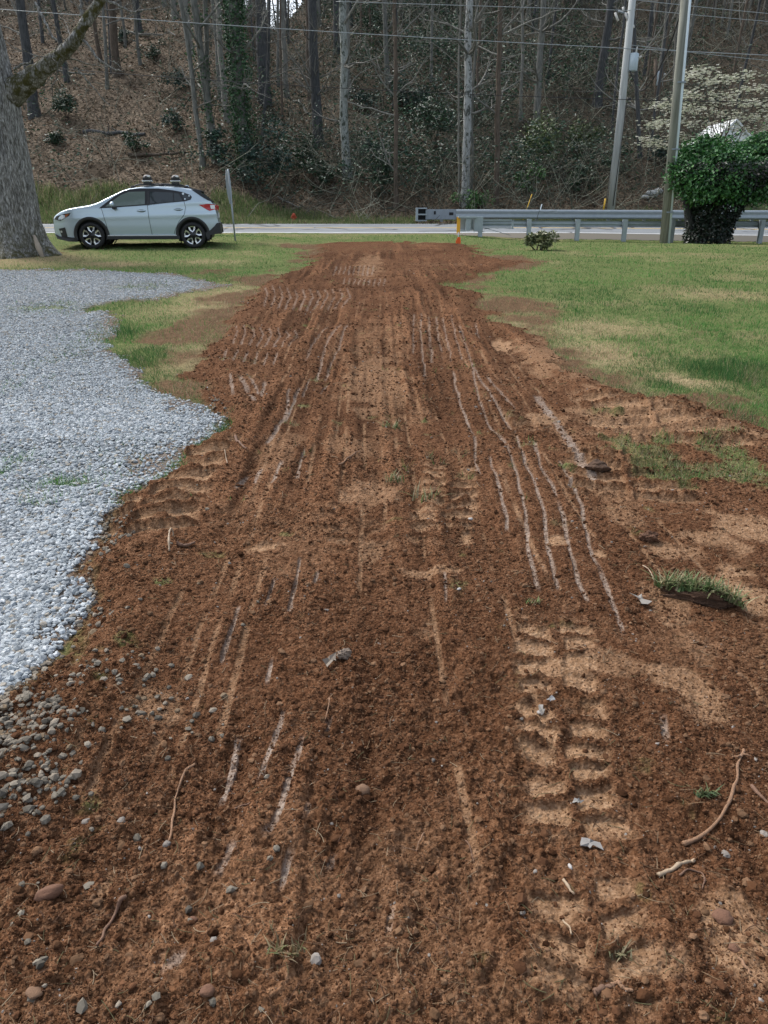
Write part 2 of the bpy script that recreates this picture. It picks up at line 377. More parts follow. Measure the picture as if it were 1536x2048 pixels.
# turf tone blobs: (u,v,ru,rv, kind) kinds: soil, straw, lush
TB = []
def tb(k, u, v, ru, rv, s=1.0):
    c = g1(u, v)[:2]; a = g1(u + ru, v)[:2]; b = (g1(u, v - rv)[:2] - g1(u, v + rv)[:2]) / 2
    TB.append((k, c, np.linalg.norm(a - c), np.linalg.norm(b), s))
for q in [('soil',1050,612,95,18,1.0),('soil',1000,525,100,14,.9),('soil',1420,662,60,10,.6),('straw',1180,655,160,22,.8),('straw',1200,705,110,35,1),('straw',1370,760,110,22,1),('straw',1440,590,130,12,.7),('straw',1040,650,80,20,.8),('lush',1440,745,120,28,1),('lush',1330,770,60,20,.6),('lush',1450,830,120,30,.8),('lush',290,715,60,22,.9),('lush',250,668,40,12,.8),('soil',330,680,55,22,.7),('straw',380,720,60,50,.8),('soil',440,600,60,18,.6),('straw',330,620,90,30,.5),('soil',350,770,70,22,.6),('soil',250,606,70,8,.9),('soil',430,545,60,8,.7),('soil',600,492,60,6,.8),('soil',640,505,60,8,.6),('straw',60,520,140,14,.9),('soil',40,505,120,10,.8),('straw',420,525,80,6,.7),('straw',230,528,100,5,.9),('soil',510,560,40,14,.6),('soil',410,650,90,50,.75),('straw',440,600,110,40,.9),('straw',330,700,80,60,.6),('soil',1010,690,60,24,.8),('soil',1130,735,60,22,.7),('soil',1330,805,140,10,.8),('soil',1080,632,70,12,.9)]: tb(*q)
# lawn tufts surviving in the churned soil, right of the track
TP = []
for q in [(1330,930,110,45,.75),(1480,940,70,45,.8),(1230,890,50,25,.5),(1440,880,80,15,.5)]:
    c = g1(q[0], q[1])[:2]; a = g1(q[0] + q[2], q[1])[:2]; b = (g1(q[0], q[1] - q[3])[:2] - g1(q[0], q[1] + q[3])[:2]) / 2
    TP.append((c, np.linalg.norm(a - c), np.linalg.norm(b), q[4]))
GP = []   # soil/grass showing in the gravel
for q in [(100,615,70,10,.8),(20,930,26,18,.9),(130,970,50,14,.6),(60,1020,40,14,.5),(290,575,60,6,.8),(180,1140,40,26,.7),(60,1270,60,26,.5),(200,680,60,60,.3)]:
    c = g1(q[0], q[1])[:2]; a = g1(q[0] + q[2], q[1])[:2]; b = (g1(q[0], q[1] - q[3])[:2] - g1(q[0], q[1] + q[3])[:2]) / 2
    GP.append((c, np.linalg.norm(a - c), np.linalg.norm(b), q[4]))
def _ell(x, y, c, ra, rb):
    return np.exp(-1.2 * (((x - c[0]) / ra) ** 2 + ((y - c[1]) / max(rb, .02)) ** 2) ** 1.3)
def polyline(x, y, pts, w):
    """distance, arc length and signed offset near a polyline; returns index subset"""
    lo = pts.min(0) - w; hi = pts.max(0) + w
    idx = np.nonzero((x > lo[0]) & (x < hi[0]) & (y > lo[1]) & (y < hi[1]))[0]
    qx, qy = x[idx], y[idx]; d = np.full(len(idx), 9.0); s = np.zeros(len(idx)); o = np.zeros(len(idx)); acc = 0
    for (ax, ay), (bx, by) in zip(pts[:-1], pts[1:]):
        ex, ey = bx - ax, by - ay; L = math.hypot(ex, ey) + 1e-9
        t = np.clip(((qx - ax) * ex + (qy - ay) * ey) / (L * L), 0, 1)
        dx, dy = qx - ax - t * ex, qy - ay - t * ey; dd = np.hypot(dx, dy); m = dd < d
        d[m] = dd[m]; s[m] = acc + t[m] * L; o[m] = ((ex * dy - ey * dx) / L)[m]; acc += L
    return idx, d, s, o, acc
def surface(x, y):
    """height and masks of the near ground at flat arrays x, y"""
    base = gz(x, y); dist = np.sqrt(x * x + y * y + 2.56)
    sp = dist / 740
    jit = (.055 + .022 * np.clip(y, 0, 25))
    e1 = fbm(x * 1.1, y * 1.1, 1, 4) * 1.6 + fbm(x * 6, y * 6, 5, 3) * .8
    e2 = fbm(x * 1.4, y * 1.4, 8, 4) * 1.4 + fbm(x * 7, y * 7, 9, 3) * .9
    sd = sdist(x, y, POLY_DIRT); dirt = sstep(-.05, .07, sd + e1 * jit)
    sg = sdist(x, y, POLY_GRAV); grav = sstep(-.06, .10, sg + e2 * jit * .8) * (1 - dirt)
    # a scatter of gravel carried a little way over the soil edge
    spill = sstep(-.75, .0, -np.abs(sd)) * sstep(-.7, 0, sg) * dirt
    for c, a, b, k in GP: grav = grav * (1 - k * _ell(x, y, c, a, b) * sstep(-.25, .35, fbm(x * 5, y * 5, 13, 3) + .15))
    turfin = np.zeros_like(x)
    for c, a, b, k in TP: turfin = np.maximum(turfin, k * _ell(x, y, c, a, b))
    turfin = sstep(.35, .6, turfin + .8 * fbm(x * 6, y * 6, 21, 4)) * dirt
    straw = sstep(.0, .5, fbm(x * .6, y * .6, 30, 5)) * .38; soil = np.zeros_like(x); lush = np.zeros_like(x)
    for k, c, a, b, s in TB:
        m = _ell(x, y, c, a, b) * s
        if k == 'soil': soil = np.maximum(soil, m)
        elif k == 'straw': straw = np.maximum(straw, m)
        else: lush = np.maximum(lush, m)
    fade = sstep(-1.5, 0, sd) * .62
    soil = sstep(.44, .95, soil + fade + .75 * fbm(x * 2.4, y * 2.4, 33, 5))
    lush = sstep(.3, .7, lush + .35 * fbm(x * 1.5, y * 1.5, 36, 3))
    # pressed lines
    line = np.zeros_like(x); lshoulder = np.zeros_like(x)
    wob = fbm(x * 6, y * 3, 50, 3) * .016
    br = vn(x * 5 + 3, y * 2.2, 53) + .7 * vn(x * 14, y * 9, 54)
    for i, (lw, pts) in enumerate(LN):
        idx, d, s, o, L = polyline(x, y, pts, .2)
        if not len(idx): continue
        far = .62 + .12 * sstep(5, 12, y[idx])
        dd = np.abs(o + wob[idx]) if len(pts) > 1 else d
        dd = np.where((s <= 0) | (s >= L), d, dd)
        ww = lw * .85 * far * (.75 + .9 * np.abs(vn(s * 6, s * 0 + i, 57)))
        m = sstep(1.15, .7, dd / ww) * sstep(-.62, -.30, br[idx]) * sstep(0, .06, s) * sstep(0, .06, L - s)
        line[idx] = np.maximum(line[idx], m)
        lshoulder[idx] = np.maximum(lshoulder[idx], np.exp(-((dd - 2.1 * lw) / (lw * .9)) ** 2))
    # cleat tracks
    lug = np.zeros_like(x); tan = np.zeros_like(x); intr = np.zeros_like(x)
    for hw, pitch, st, lean, tn, pts in TR:
        idx, d, s, o, L = polyline(x, y, pts, hw * 1.4)
        if not len(idx): continue
        o = o + fbm(x[idx] * 4, y[idx] * 4, 60, 3) * .05; env = sstep(1.15, .85, np.abs(o) / hw) * sstep(0, .12, s) * sstep(0, .12, L - s)
        ph = (s + lean * np.abs(o) + .5 * pitch * (o > 0) + fbm(x[idx] * 3, y[idx] * 3, 62, 3) * .08) / pitch
        saw = ph - np.floor(ph); bar = sstep(.0, .08, saw) * sstep(.80, .66, saw) * sstep(0.008, .03, np.abs(o))
        keep = sstep(-.55, -.15, fbm(x[idx] * 6, y[idx] * 6, 64, 3)); rgh = fbm(x[idx] * 22, y[idx] * 22, 66, 3)
        intr[idx] = np.maximum(intr[idx], env); tan[idx] = np.maximum(tan[idx], env * bar * keep * tn)  # packed tan lugs; their colour contrast also stands in for shadow between ridges
        lug[idx] += env * ((1 - bar) * (.8 + .5 * rgh) - .35) * st * keep
    # long furrows the bucket edge dragged along the strip
    fx = x + .10 * fbm(x * .5, y * .25, 130, 2) + .012 * y; fur = fbm(fx * 9, y * .30, 131, 3); fur2 = vn(fx * 22, y * .7, 135); fmask = sstep(-.25, .25, fbm(x * .8, y * .4, 137, 2)) * sstep(.1, .5, sd)
    ci = np.floor(fx / .11); cj = np.floor(y / 1.7 + .61 * ci); act = hash2(ci.astype(np.int64), cj.astype(np.int64), 140); cx_ = (ci + .3 + .4 * hash2(ci.astype(np.int64), np.zeros_like(ci).astype(np.int64), 142)) * .11
    fy = y / 1.7 + .61 * ci - cj; rub = sstep(.017, .009, np.abs(fx - cx_) * (1.1 - .8 * fur2)) * (act > .50) * sstep(0, .15, fy) * sstep(1, .8, fy) * sstep(-.25, .15, fbm(fx * 9, y * 5, 139, 3)) * sstep(.2, .5, sd) * sstep(15, 9, y)
    tan = np.maximum(tan, .6 * rub)
    for c, a, b, k in BL:
        tan = np.maximum(tan, k * sstep(.38, .74, _ell(x, y, c, a, b) + .75 * fbm(x * 6, y * 6, 70, 5)))
    tan = np.maximum(tan, .16 * sstep(.30, .6, fbm(x * 1.3, y * .8, 73, 4) + .3 * fbm(x * 9, y * 9, 74, 3)))
    line *= dirt * (.55 + .45 * sstep(9, 5, y)) * (.75 + .5 * fbm(x * 40, y * 40, 75, 2)); line = np.clip(line, 0, 1); tan *= dirt * (1 - turfin); lug *= dirt
    flat = np.clip(line + .8 * tan, 0, 1)
    # heights
    z = base + .05 * fbm(x * .55, y * .55, 80, 2) * sstep(25, 18, np.abs(y))
    h = np.zeros_like(x)
    for f, a, sd_ in ((2.2, .045, 81), (6, .034, 83), (16, .024, 85), (38, .017, 87), (90, .010, 89), (170, .006, 90)):
        k = sstep(1.5, 4, 1 / f / sp); h += a * k * vn(x * f, y * f, sd_)
    wl = 0
    for f, a, sd_ in ((11, .026, 91), (26, .018, 92), (60, .011, 93), (120, .006, 94)):
        k = sstep(2, 5, 1 / f / sp); wl = wl + a * k * (np.clip(.75 - worley(x * f, y * f, sd_), 0, 1)) * sstep(-.25, .25, vn(x * f * .3, y * f * .3, sd_ + 5))
    amp = .42 + .55 * sstep(-.3, .35, fbm(x * .9, y * .7, 141, 3)); zd = (h + wl) * amp * (1 - .8 * flat) + (.045 * fur + .022 * fur2) * fmask * sstep(1.5, 4, .08 / sp) + .018 * lug - .005 * line + .007 * lshoulder * (1 - line) - .006 * tan * (1 - line)
    mound = .012 * sstep(0, .5, sd) + .05 * np.exp(-((sd - .25) / .2) ** 2)
    zg = .35 * h + .02
    zt = .6 * h + .012 * fbm(x * 9, y * 9, 95, 2)
    z = z + dirt * (zd + mound) + (1 - dirt) * (grav * zg + (1 - grav) * zt)
    dark = sstep(-.1, .5, fbm(x * .9, y * .9, 97, 4))
    return z, dict(dirt=dirt, grav=grav, line=line, tan=tan, turfin=turfin, straw=straw, soil=soil, lush=lush, fur=np.clip(.5 + 1.3 * (fur + .55 * fur2) * fmask, 0, 1), dark=dark, spill=spill, sd=sd, sg=sg)
def sz(x, y):
    z, m = surface(np.atleast_1d(np.asarray(x, float)), np.atleast_1d(np.asarray(y, float))); return z
def on(u, v):
    p = g1(u, v); d = ray(u, v)
    for _ in range(4):
        z = float(sz(p[0], p[1])[0]); p = d * ((z - EYE) / d[2]) + np.array([0, 0, EYE])
    p[2] = float(sz(p[0], p[1])[0]); return p

# ------------------------------------------------------------------ ground material (soil, gravel bed and turf floor share it)
def ground_material():
    n = NT("earth_ground"); p = n.pos(); A = n.attr('ma'); B = n.attr('mb'); a = n.sep(A.outputs['Color']); b = n.sep(B.outputs['Color'])
    n1 = n.noise(p, 5, 5, .6); n2 = n.noise(p, 55, 4, .7); n3 = n.noise(p, 260, 3, .7)
    vc1 = n.sep(n.voro(p, 75, 'F1', 'Color'))[0]; vc2 = n.sep(n.voro(p, 200, 'F1', 'Color'))[0]  # random grain tones; their contrast also imitates shaded crevices
    mixn = n.math('ADD', n.math('MULTIPLY', n1, .16), n.math('ADD', n.math('MULTIPLY', n2, .38), n.math('ADD', n.math('MULTIPLY', n3, .16), n.math('ADD', n.math('MULTIPLY', vc1, .16), n.math('MULTIPLY', vc2, .14)))))
    soil = n.ramp(mixn, [(.36, (.036, .0160, .0078)), (.46, (.080, .0385, .0195)), (.56, (.127, .0640, .0340)), (.68, (.198, .114, .066))])
    soil = n.mix(n.math('MULTIPLY', b[1], .45), soil, n.mix(1.0, soil, (.55, .50, .48), 'MULTIPLY'))
    tan = n.ramp(mixn, [(.32, (.140, .078, .040)), (.5, (.25, .150, .086)), (.68, (.34, .228, .142))])
    lin = n.ramp(mixn, [(.34, (.14, .095, .068)), (.5, (.245, .19, .152)), (.68, (.35, .30, .255))])
    soil = n.mix(1.0, soil, n.mix(B.outputs['Alpha'], (.74, .72, .71), (1.40, 1.38, 1.35)), 'MULTIPLY')
    soil = n.mix(a[2], soil, tan); soil = n.mix(b[0], soil, lin)
    turf = n.ramp(mixn, [(.35, (.05, .075, .022)), (.5, (.10, .13, .045)), (.68, (.20, .19, .09))])
    straw = n.ramp(mixn, [(.35, (.14, .10, .05)), (.6, (.32, .26, .15))])
    turf = n.mix(b[2], turf, straw)
    bare = n.ramp(mixn, [(.35, (.055, .033, .018)), (.6, (.155, .10, .058))])
    turf = n.mix(A.outputs['Alpha'], turf, bare)
    grv = n.ramp(n.voro(p, 42, 'F1', 'Color'), [(.1, (.10, .105, .105)), (.6, (.24, .255, .26)), (.95, (.40, .42, .43))])
    grv = n.mix(n.ramp(n1, [(.55, 0.0), (.7, .5)]), grv, (.24, .20, .15))
    c = n.mix(a[1], turf, grv); c = n.mix(a[0], c, soil)
    hgt = n.math('ADD', n.math('MULTIPLY', n2, .6), n.math('ADD', n.math('MULTIPLY', n3, .25), n.math('ADD', n.math('MULTIPLY', n.voro(p, 90), .5), n.math('MULTIPLY', n.voro(p, 38), .7))))
    return n.out(c, n.math('SUBTRACT', .97, n.math('MULTIPLY', b[0], .15)), 0, n.bump(hgt, .8, .016), .04)
GM = ground_material()

# ------------------------------------------------------------------ near ground: one height field, cut along the soil and gravel edges
def build_ground():
    ys = [0.62]
    while ys[-1] < ROAD0 - .1:
        y = ys[-1]; ys.append(y + min(max((y * y + EYE * EYE) / (EYE * 740) * 1.05, .003), .11))
    ys[-1] = ROAD0
    ys = np.array([-40, -25, -15, -9, -5, -3, -2, -1.3, -.8, -.4, -.1, .1, .25, .36, .46, .54] + ys)
    k = np.linspace(-.56, .56, 860); o = .56 * 1.12 ** np.arange(1, 22); k = np.concatenate([-o[::-1], k, o])
    hw = np.maximum(ys * CP + 1.5 * SP, 1.25)
    X = hw[:, None] * k[None]; Y = np.repeat(ys[:, None], len(k), 1); x = X.ravel(); y = Y.ravel()
    z, m = surface(x, y)
    V = np.stack([x, y, z], 1); nr, nc = X.shape
    i = (np.arange(nr - 1)[:, None] * nc + np.arange(nc - 1)[None]).ravel(); F = np.stack([i, i + 1, i + nc + 1, i + nc], 1)
    thin = sstep(-.05, .55, np.minimum(m['sg'], -m['sd']) + .5 * fbm(x * 3, y * 3, 151, 3)); ma = np.stack([m['dirt'] * (1 - m['turfin'] * .75), m['grav'] * (.30 + .70 * thin), m['tan'], np.maximum(m['soil'], (1 - thin) * sstep(0, .5, m['grav']))], 1)
    mb = np.stack([m['line'], m['dark'], m['straw'] * (1 - m['lush']), m['fur']], 1)
    dcls = m['dirt'][F].mean(1) > .5; gcls = (m['grav'][F].mean(1) > .3) & ~dcls
    for name, sel in (("dirt_track", dcls), ("gravel_drive", gcls), ("lawn", ~dcls & ~gcls)):
        f = F[sel]; u, inv = np.unique(f, return_inverse=True)
        ob = obj_np(name, V[u], inv.reshape(f.shape), GM, None, True, None, dict(ma=ma[u], mb=mb[u])); ob['kind'] = 'structure'
build_ground()

# ------------------------------------------------------------------ loose matter on the ground
SOILC = np.array([(.091, .0430, .0218), (.124, .0615, .0328), (.053, .0245, .0124), (.176, .103, .060), (.100, .0483, .0258)])
def screen_points(rng, n, vmin, vmax, pw=1.0, umin=-30, umax=1566):
    u = rng.uniform(umin, umax, n); v = vmin + (vmax - vmin) * rng.uniform(0, 1, n) ** pw
    d = ray(u, v); t = (EYE - .25) / np.maximum(-d[:, 2], 1e-4)
    for _ in range(8):
        p = d * t[:, None]; t = (EYE - gz(p[:, 0], p[:, 1])) / np.maximum(-d[:, 2], 1e-4)
    p = d * t[:, None]; return p[:, 0], p[:, 1]
def soil_clods():
    rng = np.random.default_rng(3); x, y = screen_points(rng, 170000, 500, 2090)
    z, m = surface(x, y); px = np.sqrt(x * x + y * y + 2.5) / 740
    den = m['dirt'] * (1 - m['tan'] * .75) * (1 - m['line'] * .7) * (.35 + .65 * sstep(-.3, .3, fbm(x * 2.5, y * 2.5, 111, 3)))
    keep = rng.uniform(0, 1, len(x)) < den; x, y, z, px = x[keep], y[keep], z[keep], px[keep]
    s = np.clip(px * .60 * (1 - rng.uniform(0, 1, len(x))) ** -.33, .0018, np.where(y < 5, .012, .014)) * rng.uniform(.7, 1.2, len(x))
    c = np.stack([x, y, z + s * .15], 1)
    bigm = s > np.clip(px * 2.6, .004, .03); o_ = np.argsort(bigm, kind='stable'); c, s, bigm = c[o_], s[o_], bigm[o_]; ns_ = int((~bigm).sum())
    Va, Fa, ka = stones(rng, c[:ns_], s[:ns_], (ICO_V, ICO_F), (.5, .95), .22); Vb, Fb, kb = stones(rng, c[ns_:], s[ns_:], (I2V, I2F), (.5, .85), .13); V = np.concatenate([Va, Vb]); F = np.concatenate([Fa, Fb + len(Va)]); k = np.where(bigm, kb, ka)
    col = SOILC[rng.integers(0, 5, len(x))] * rng.uniform(.7, 1.25, (len(x), 1)) * (.7 + .6 * m['fur'][keep][:, None]); tk = m['tan'][keep][:, None]; col = col * (1 - .75 * tk) + np.array([.25, .148, .083]) * .75 * tk
    gr = rng.uniform(0, 1, len(x)) < .012; col[gr] = np.array([.25, .225, .20]) * rng.uniform(.6, 1.3, (gr.sum(), 1))
    tag(obj_np("soil_clods", V, F, attr_mat("clod_soil", .97, .35, 90, 0, .04), None, False, np.repeat(col, k, 0)), "crumbled red brown soil clods strewn over the dirt track", "soil clods", None, 'stuff')
soil_clods()
def gravel():
    rng = np.random.default_rng(5)
    x, y = screen_points(rng, 190000, 536, 2060, 1.05, -60, 560); x2, y2 = screen_points(rng, 80000, 532, 880, 1, -60, 470); x = np.concatenate([x, x2]); y = np.concatenate([y, y2])
    z, m = surface(x, y); D = np.sqrt(x * x + y * y + 2.5); px = D / 740
    thin = sstep(-.10, .40, np.minimum(m['sg'], -m['sd']) + .45 * fbm(x * 3, y * 3, 151, 3)); den = np.maximum(m['grav'] * (.22 + .78 * thin), .10 * sstep(-.45, .05, m['sg']) * sstep(-.20, .0, -m['sd']) * sstep(1.6, 2.2, y) * m['dirt'] * sstep(-.1, .4, fbm(x * 3, y * 3, 112, 3)) + .0005 * sstep(-1.3, -.1, -m['sd']) * m['dirt'] * (x < 0))
    for u_, v_, ru, rv, dn in ((30, 1475, 110, 70, .085), (225, 1350, 80, 45, .03), (190, 1245, 60, 40, .03), (60, 1580, 90, 60, .04), (330, 1430, 120, 60, .012)):
        c_ = g1(u_, v_)[:2]; ra = np.linalg.norm(g1(u_ + ru, v_)[:2] - c_); rb = np.linalg.norm(g1(u_, v_ - rv)[:2] - g1(u_, v_ + rv)[:2]) / 2; den = np.maximum(den, dn * _ell(x, y, c_, ra, rb))
    keep = rng.uniform(0, 1, len(x)) < den; x, y, z, px = x[keep], y[keep], z[keep], px[keep]; dirt = m['dirt'][keep]
    s = np.clip(rng.lognormal(np.log(.0098), .34, len(x)), .005, .0165); s = np.maximum(s, px * .58)
    c = np.stack([x, y, z + s * rng.uniform(.1, .55, len(x))], 1)
    pal = np.array([(.36, .395, .415), (.44, .48, .50), (.29, .32, .335), (.53, .56, .575), (.20, .22, .235), (.36, .33, .28)])
    col = pal[rng.choice(6, len(x), p=[.3, .24, .18, .12, .08, .08])] * rng.uniform(.8, 1.15, (len(x), 1))
    dd = (dirt > .4)[:, None]; col = np.where(dd, col * np.array([.52, .42, .32]), col)
    near = y < 6.0; V1, F1, k1 = stones(rng, c[near], s[near], (ICO_V, ICO_F), (.5, .85), .17); V2, F2, k2 = stones(rng, c[~near], s[~near], (OCT_V, OCT_F), (.4, .7), .2)
    V = np.concatenate([V1, V2]); F = np.concatenate([F1, F2 + len(V1)]); C = np.concatenate([np.repeat(col[near], k1, 0), np.repeat(col[~near], k2, 0)])
    tag(obj_np("gravel", V, F, attr_mat("gravel_stone", .9, .3, 120, 0, .15), None, False, C), "loose blue grey crushed gravel covering the drive", "gravel", None, 'stuff')
gravel()
def lawn_grass():
    rng = np.random.default_rng(7)
    x, y = screen_points(rng, 330000, 470, 1010, .9, -40, 1580)
    ok = y < ROAD0 - .25; x, y = x[ok], y[ok]
    z, m = surface(x, y); px = np.sqrt(x * x + y * y + 2.5) / 740
    g = (1 - m['dirt']) * (1 - m['grav']) * (1 - .78 * m['soil']) + m['turfin'] * .38
    for_g = m['grav'] * .012
    g = g * (1 - .35 * m['straw'] * (1 - m['lush'])) + for_g
    keep = rng.uniform(0, 1, len(x)) < g; x, y, z, px = x[keep], y[keep], z[keep], px[keep]; m = {k: v[keep] for k, v in m.items()}
    N = len(x); tall = 1 + .8 * m['lush'] + .5 * sstep(27, 33, y)
    Lh = rng.uniform(.025, .068, N) * tall * (1 + .9 * np.clip(fbm(x * 2.5, y * 1.8, 125, 3), -.5, .6)) * (1 - .35 * m['straw']); W = np.maximum(.0045, px * .50) * rng.uniform(.7, 1.2, N)
    a = rng.uniform(0, 2 * np.pi, N); lean = rng.uniform(.1, .9, N); b = rng.uniform(0, 2 * np.pi, N)
    base = np.stack([x, y, z - .006], 1); sx = np.stack([np.cos(a), np.sin(a), a * 0], 1) * W[:, None] * .5
    tip = base + np.stack([np.cos(b) * lean * Lh, np.sin(b) * lean * Lh, Lh * np.sqrt(np.maximum(0.1, 1 - lean * lean * .6))], 1)
    V = np.stack([base - sx, base + sx, tip], 1).reshape(-1, 3); F = np.arange(3 * N).reshape(-1, 3)
    gcol = np.array([(.050, .165, .040), (.075, .205, .056), (.034, .122, .034), (.115, .235, .07)])[rng.integers(0, 4, N)]
    scol = np.array([(.25, .22, .12), (.17, .145, .075), (.32, .285, .18)])[rng.integers(0, 3, N)]
    lcol = np.array([(.045, .115, .035), (.06, .14, .045)])[rng.integers(0, 2, N)]
    tone = sstep(-.3, .4, fbm(x * .7, y * .7, 121, 3))[:, None]
    gcol = gcol * (.8 + .45 * tone) * np.array([1.0, 1, 1]) + tone * np.array([.02, .015, 0])
    cl = fbm(x * 3.5, y * 2.2, 123, 4); col_n = cl; isS = rng.uniform(0, 1, N) < .04 + .34 * sstep(.15, .45, cl) + .45 * m['straw'] * (1 - m['lush']) + .25 * m['soil'] + .4 * m['turfin']
    isL = rng.uniform(0, 1, N) < m['lush'] * .85
    col = np.where(isS[:, None], scol, np.where(isL[:, None], lcol, gcol)) * rng.uniform(.8, 1.35, (N, 1))
    tag(obj_np("lawn_grass", V, F, attr_mat("grass_blade", .7, .15, 30, .3, .1), None, False, np.repeat(col, 3, 0)), "short spring grass of the lawn, patched with straw", "grass", None, 'stuff')
lawn_grass()
def soil_fibres():
    rng = np.random.default_rng(9); x, y = screen_points(rng, 4800, 640, 2080, 1.0); z, m = surface(x, y); k = rng.uniform(0, 1, len(x)) < m['dirt'] * .5 * (1 - .6 * m['line']); x, y, z = x[k], y[k], z[k]; N = len(x); px = np.sqrt(x * x + y * y + 2.5) / 740
    T = Tubes(); pal = np.array([(.19, .12, .065), (.13, .07, .036), (.08, .038, .02), (.25, .19, .12), (.10, .09, .04)])
    for i in range(N):
        L = rng.uniform(.012, .05) * (1 + .12 * y[i]); a = rng.uniform(0, 6.28); t = np.linspace(-.5, .5, 5); b = rng.normal(0, .35); p = np.stack([x[i] + np.cos(a) * t * L - np.sin(a) * b * L * (t * t), y[i] + np.sin(a) * t * L + np.cos(a) * b * L * t * t, z[i] + .004 + rng.uniform(-.15, .3) * L * t], 1)
        T.add(p, max(.0009, .22 * px[i]) * rng.uniform(.6, 1.3), 3, pal[rng.integers(0, 5)])
    tag(T.build("soil_fibres", attr_mat("fibre", .8, .2, 50)), "fine straw bits and rootlets mixed through the soil", "straw", None, 'stuff')
soil_fibres()

# ------------------------------------------------------------------ road
def grid(xs, ys, fn):
    X, Y = np.meshgrid(xs, ys); x, y = X.ravel(), Y.ravel(); z = fn(x, y); nc = len(xs); nr = len(ys)
    i = (np.arange(nr - 1)[:, None] * nc + np.arange(nc - 1)[None]).ravel()
    return np.stack([x, y, z], 1), np.stack([i, i + 1, i + nc + 1, i + nc], 1)
def roadz(x, y):
    t = (np.asarray(y, float) - ROAD0) / (ROAD1 - ROAD0)
    return .80 + (.25) * t - .014 * np.clip(np.asarray(x, float) - 8, 0, 30) * (1 - t) + .012 * np.sin(np.pi * t)
def build_road():
    n = NT("asphalt"); p = n.pos()
    f = n.noise(p, 60, 3, .7); g = n.noise(n.scaled(p, (.12, 1.2, 1)), 1.5, 3)
    c = n.ramp(n.math('ADD', n.math('MULTIPLY', f, .5), n.math('MULTIPLY', g, .5)), [(.35, (.11, .12, .13)), (.65, (.21, .23, .24))])
    m = n.out(c, .85, 0, n.bump(f, .3, .01))
    V, F = grid(np.linspace(-90, 90, 181), np.linspace(ROAD0 + .01, ROAD1, 20), roadz)
    tag(obj_np("road", V, F, m, None, True), None, None, None, 'structure')
    # verge shoulder between lawn sheet and asphalt edge hides under the road lip
    wp = simple("road_paint_white", (.72, .74, .74), .7, 0, .18, 3); yp = simple("road_paint_yellow", (.62, .42, .08), .7, 0, .25, 3)
    rng = np.random.default_rng(11)
    def stripe(name, y, wd, mat):
        xs = np.linspace(-90, 90, 721); mb_v = []; 
        e0 = y - wd / 2 + .015 * fbm(xs * 2, xs * 0 + y, 3, 3); e1 = y + wd / 2 + .015 * fbm(xs * 2, xs * 0 + y + 9, 4, 3)
        V = np.concatenate([np.stack([xs, e0, roadz(xs, e0) + .004], 1), np.stack([xs, e1, roadz(xs, e1) + .004], 1)]); k = len(xs)
        i = np.arange(k - 1); F = np.stack([i, i + 1, i + 1 + k, i + k], 1)
        o = obj_np(name, V, F, mat); o['kind'] = 'structure'
    stripe("white_edge_line", ROAD0 + .34, .17, wp); stripe("white_edge_line", ROAD1 - .35, .12, wp)
    stripe("yellow_centre_line", 37.0, .11, yp); stripe("yellow_centre_line", 37.25, .11, yp)
    # tar seams wandering over the lanes
    vs = []; fs = []; nn = 0
    for i in range(120):
        x0 = rng.uniform(-24, 26); y0 = rng.uniform(ROAD0 + .5, ROAD1 - .5); k = 14; ang = rng.choice([0, 1.4]) + rng.normal(0, .5)
        L = rng.uniform(.8, 3.6); t = np.linspace(0, L, k); a = ang + .9 * np.cumsum(rng.normal(0, .35, k))
        xx = x0 + np.cumsum(np.cos(a)) * L / k; yy = np.clip(y0 + np.cumsum(np.sin(a)) * L / k, ROAD0 + .15, ROAD1 - .2); ww = rng.uniform(.035, .075)
        nx, ny = -np.sin(a) * ww, np.cos(a) * ww
        V = np.concatenate([np.stack([xx - nx, yy - ny, roadz(xx, yy - ny) + .008 + i * .00002], 1), np.stack([xx + nx, yy + ny, roadz(xx, yy + ny) + .008 + i * .00002], 1)])
        j = np.arange(k - 1); vs.append(V); fs.append(np.stack([j, j + 1, j + 1 + k, j + k], 1) + nn); nn += 2 * k
    o = obj_np("tar_seams", np.concatenate(vs), np.concatenate(fs), simple("tar", (.018, .018, .02), .5)); o['kind'] = 'structure'
build_road()

# ------------------------------------------------------------------ wooded hillside
def pix(p):
    p = np.asarray(p, float); d = depth(p); u = 768 + FPX * p[..., 0] / d
    v = 1024 - FPX * (p[..., 1] * SP + (p[..., 2] - EYE) * CP) / d
    return u, v
def hill_masks(p):
    u, v = pix(p)
    e = fbm(p[:, 0] * .4, p[:, 1] * .4, 200, 3) * 50
    edge = np.interp(u, [0, 90, 250, 400, 470, 560, 664, 800, 1100, 1600], [385, 385, 378, 372, 385, 412, 437, 441, 436, 412])
    bank = sstep(-8, 10, v + e * .35 - edge)
    green = np.clip(bank, 0, 1) * sstep(-25, 25, 40 + e * 2)
    # leaf litter is bare and bright on the left, sparser over a darker floor to the right
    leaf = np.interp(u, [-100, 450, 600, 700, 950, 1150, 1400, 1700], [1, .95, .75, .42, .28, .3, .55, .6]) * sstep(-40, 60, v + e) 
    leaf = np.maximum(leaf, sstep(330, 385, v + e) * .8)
    return u, v, green, leaf
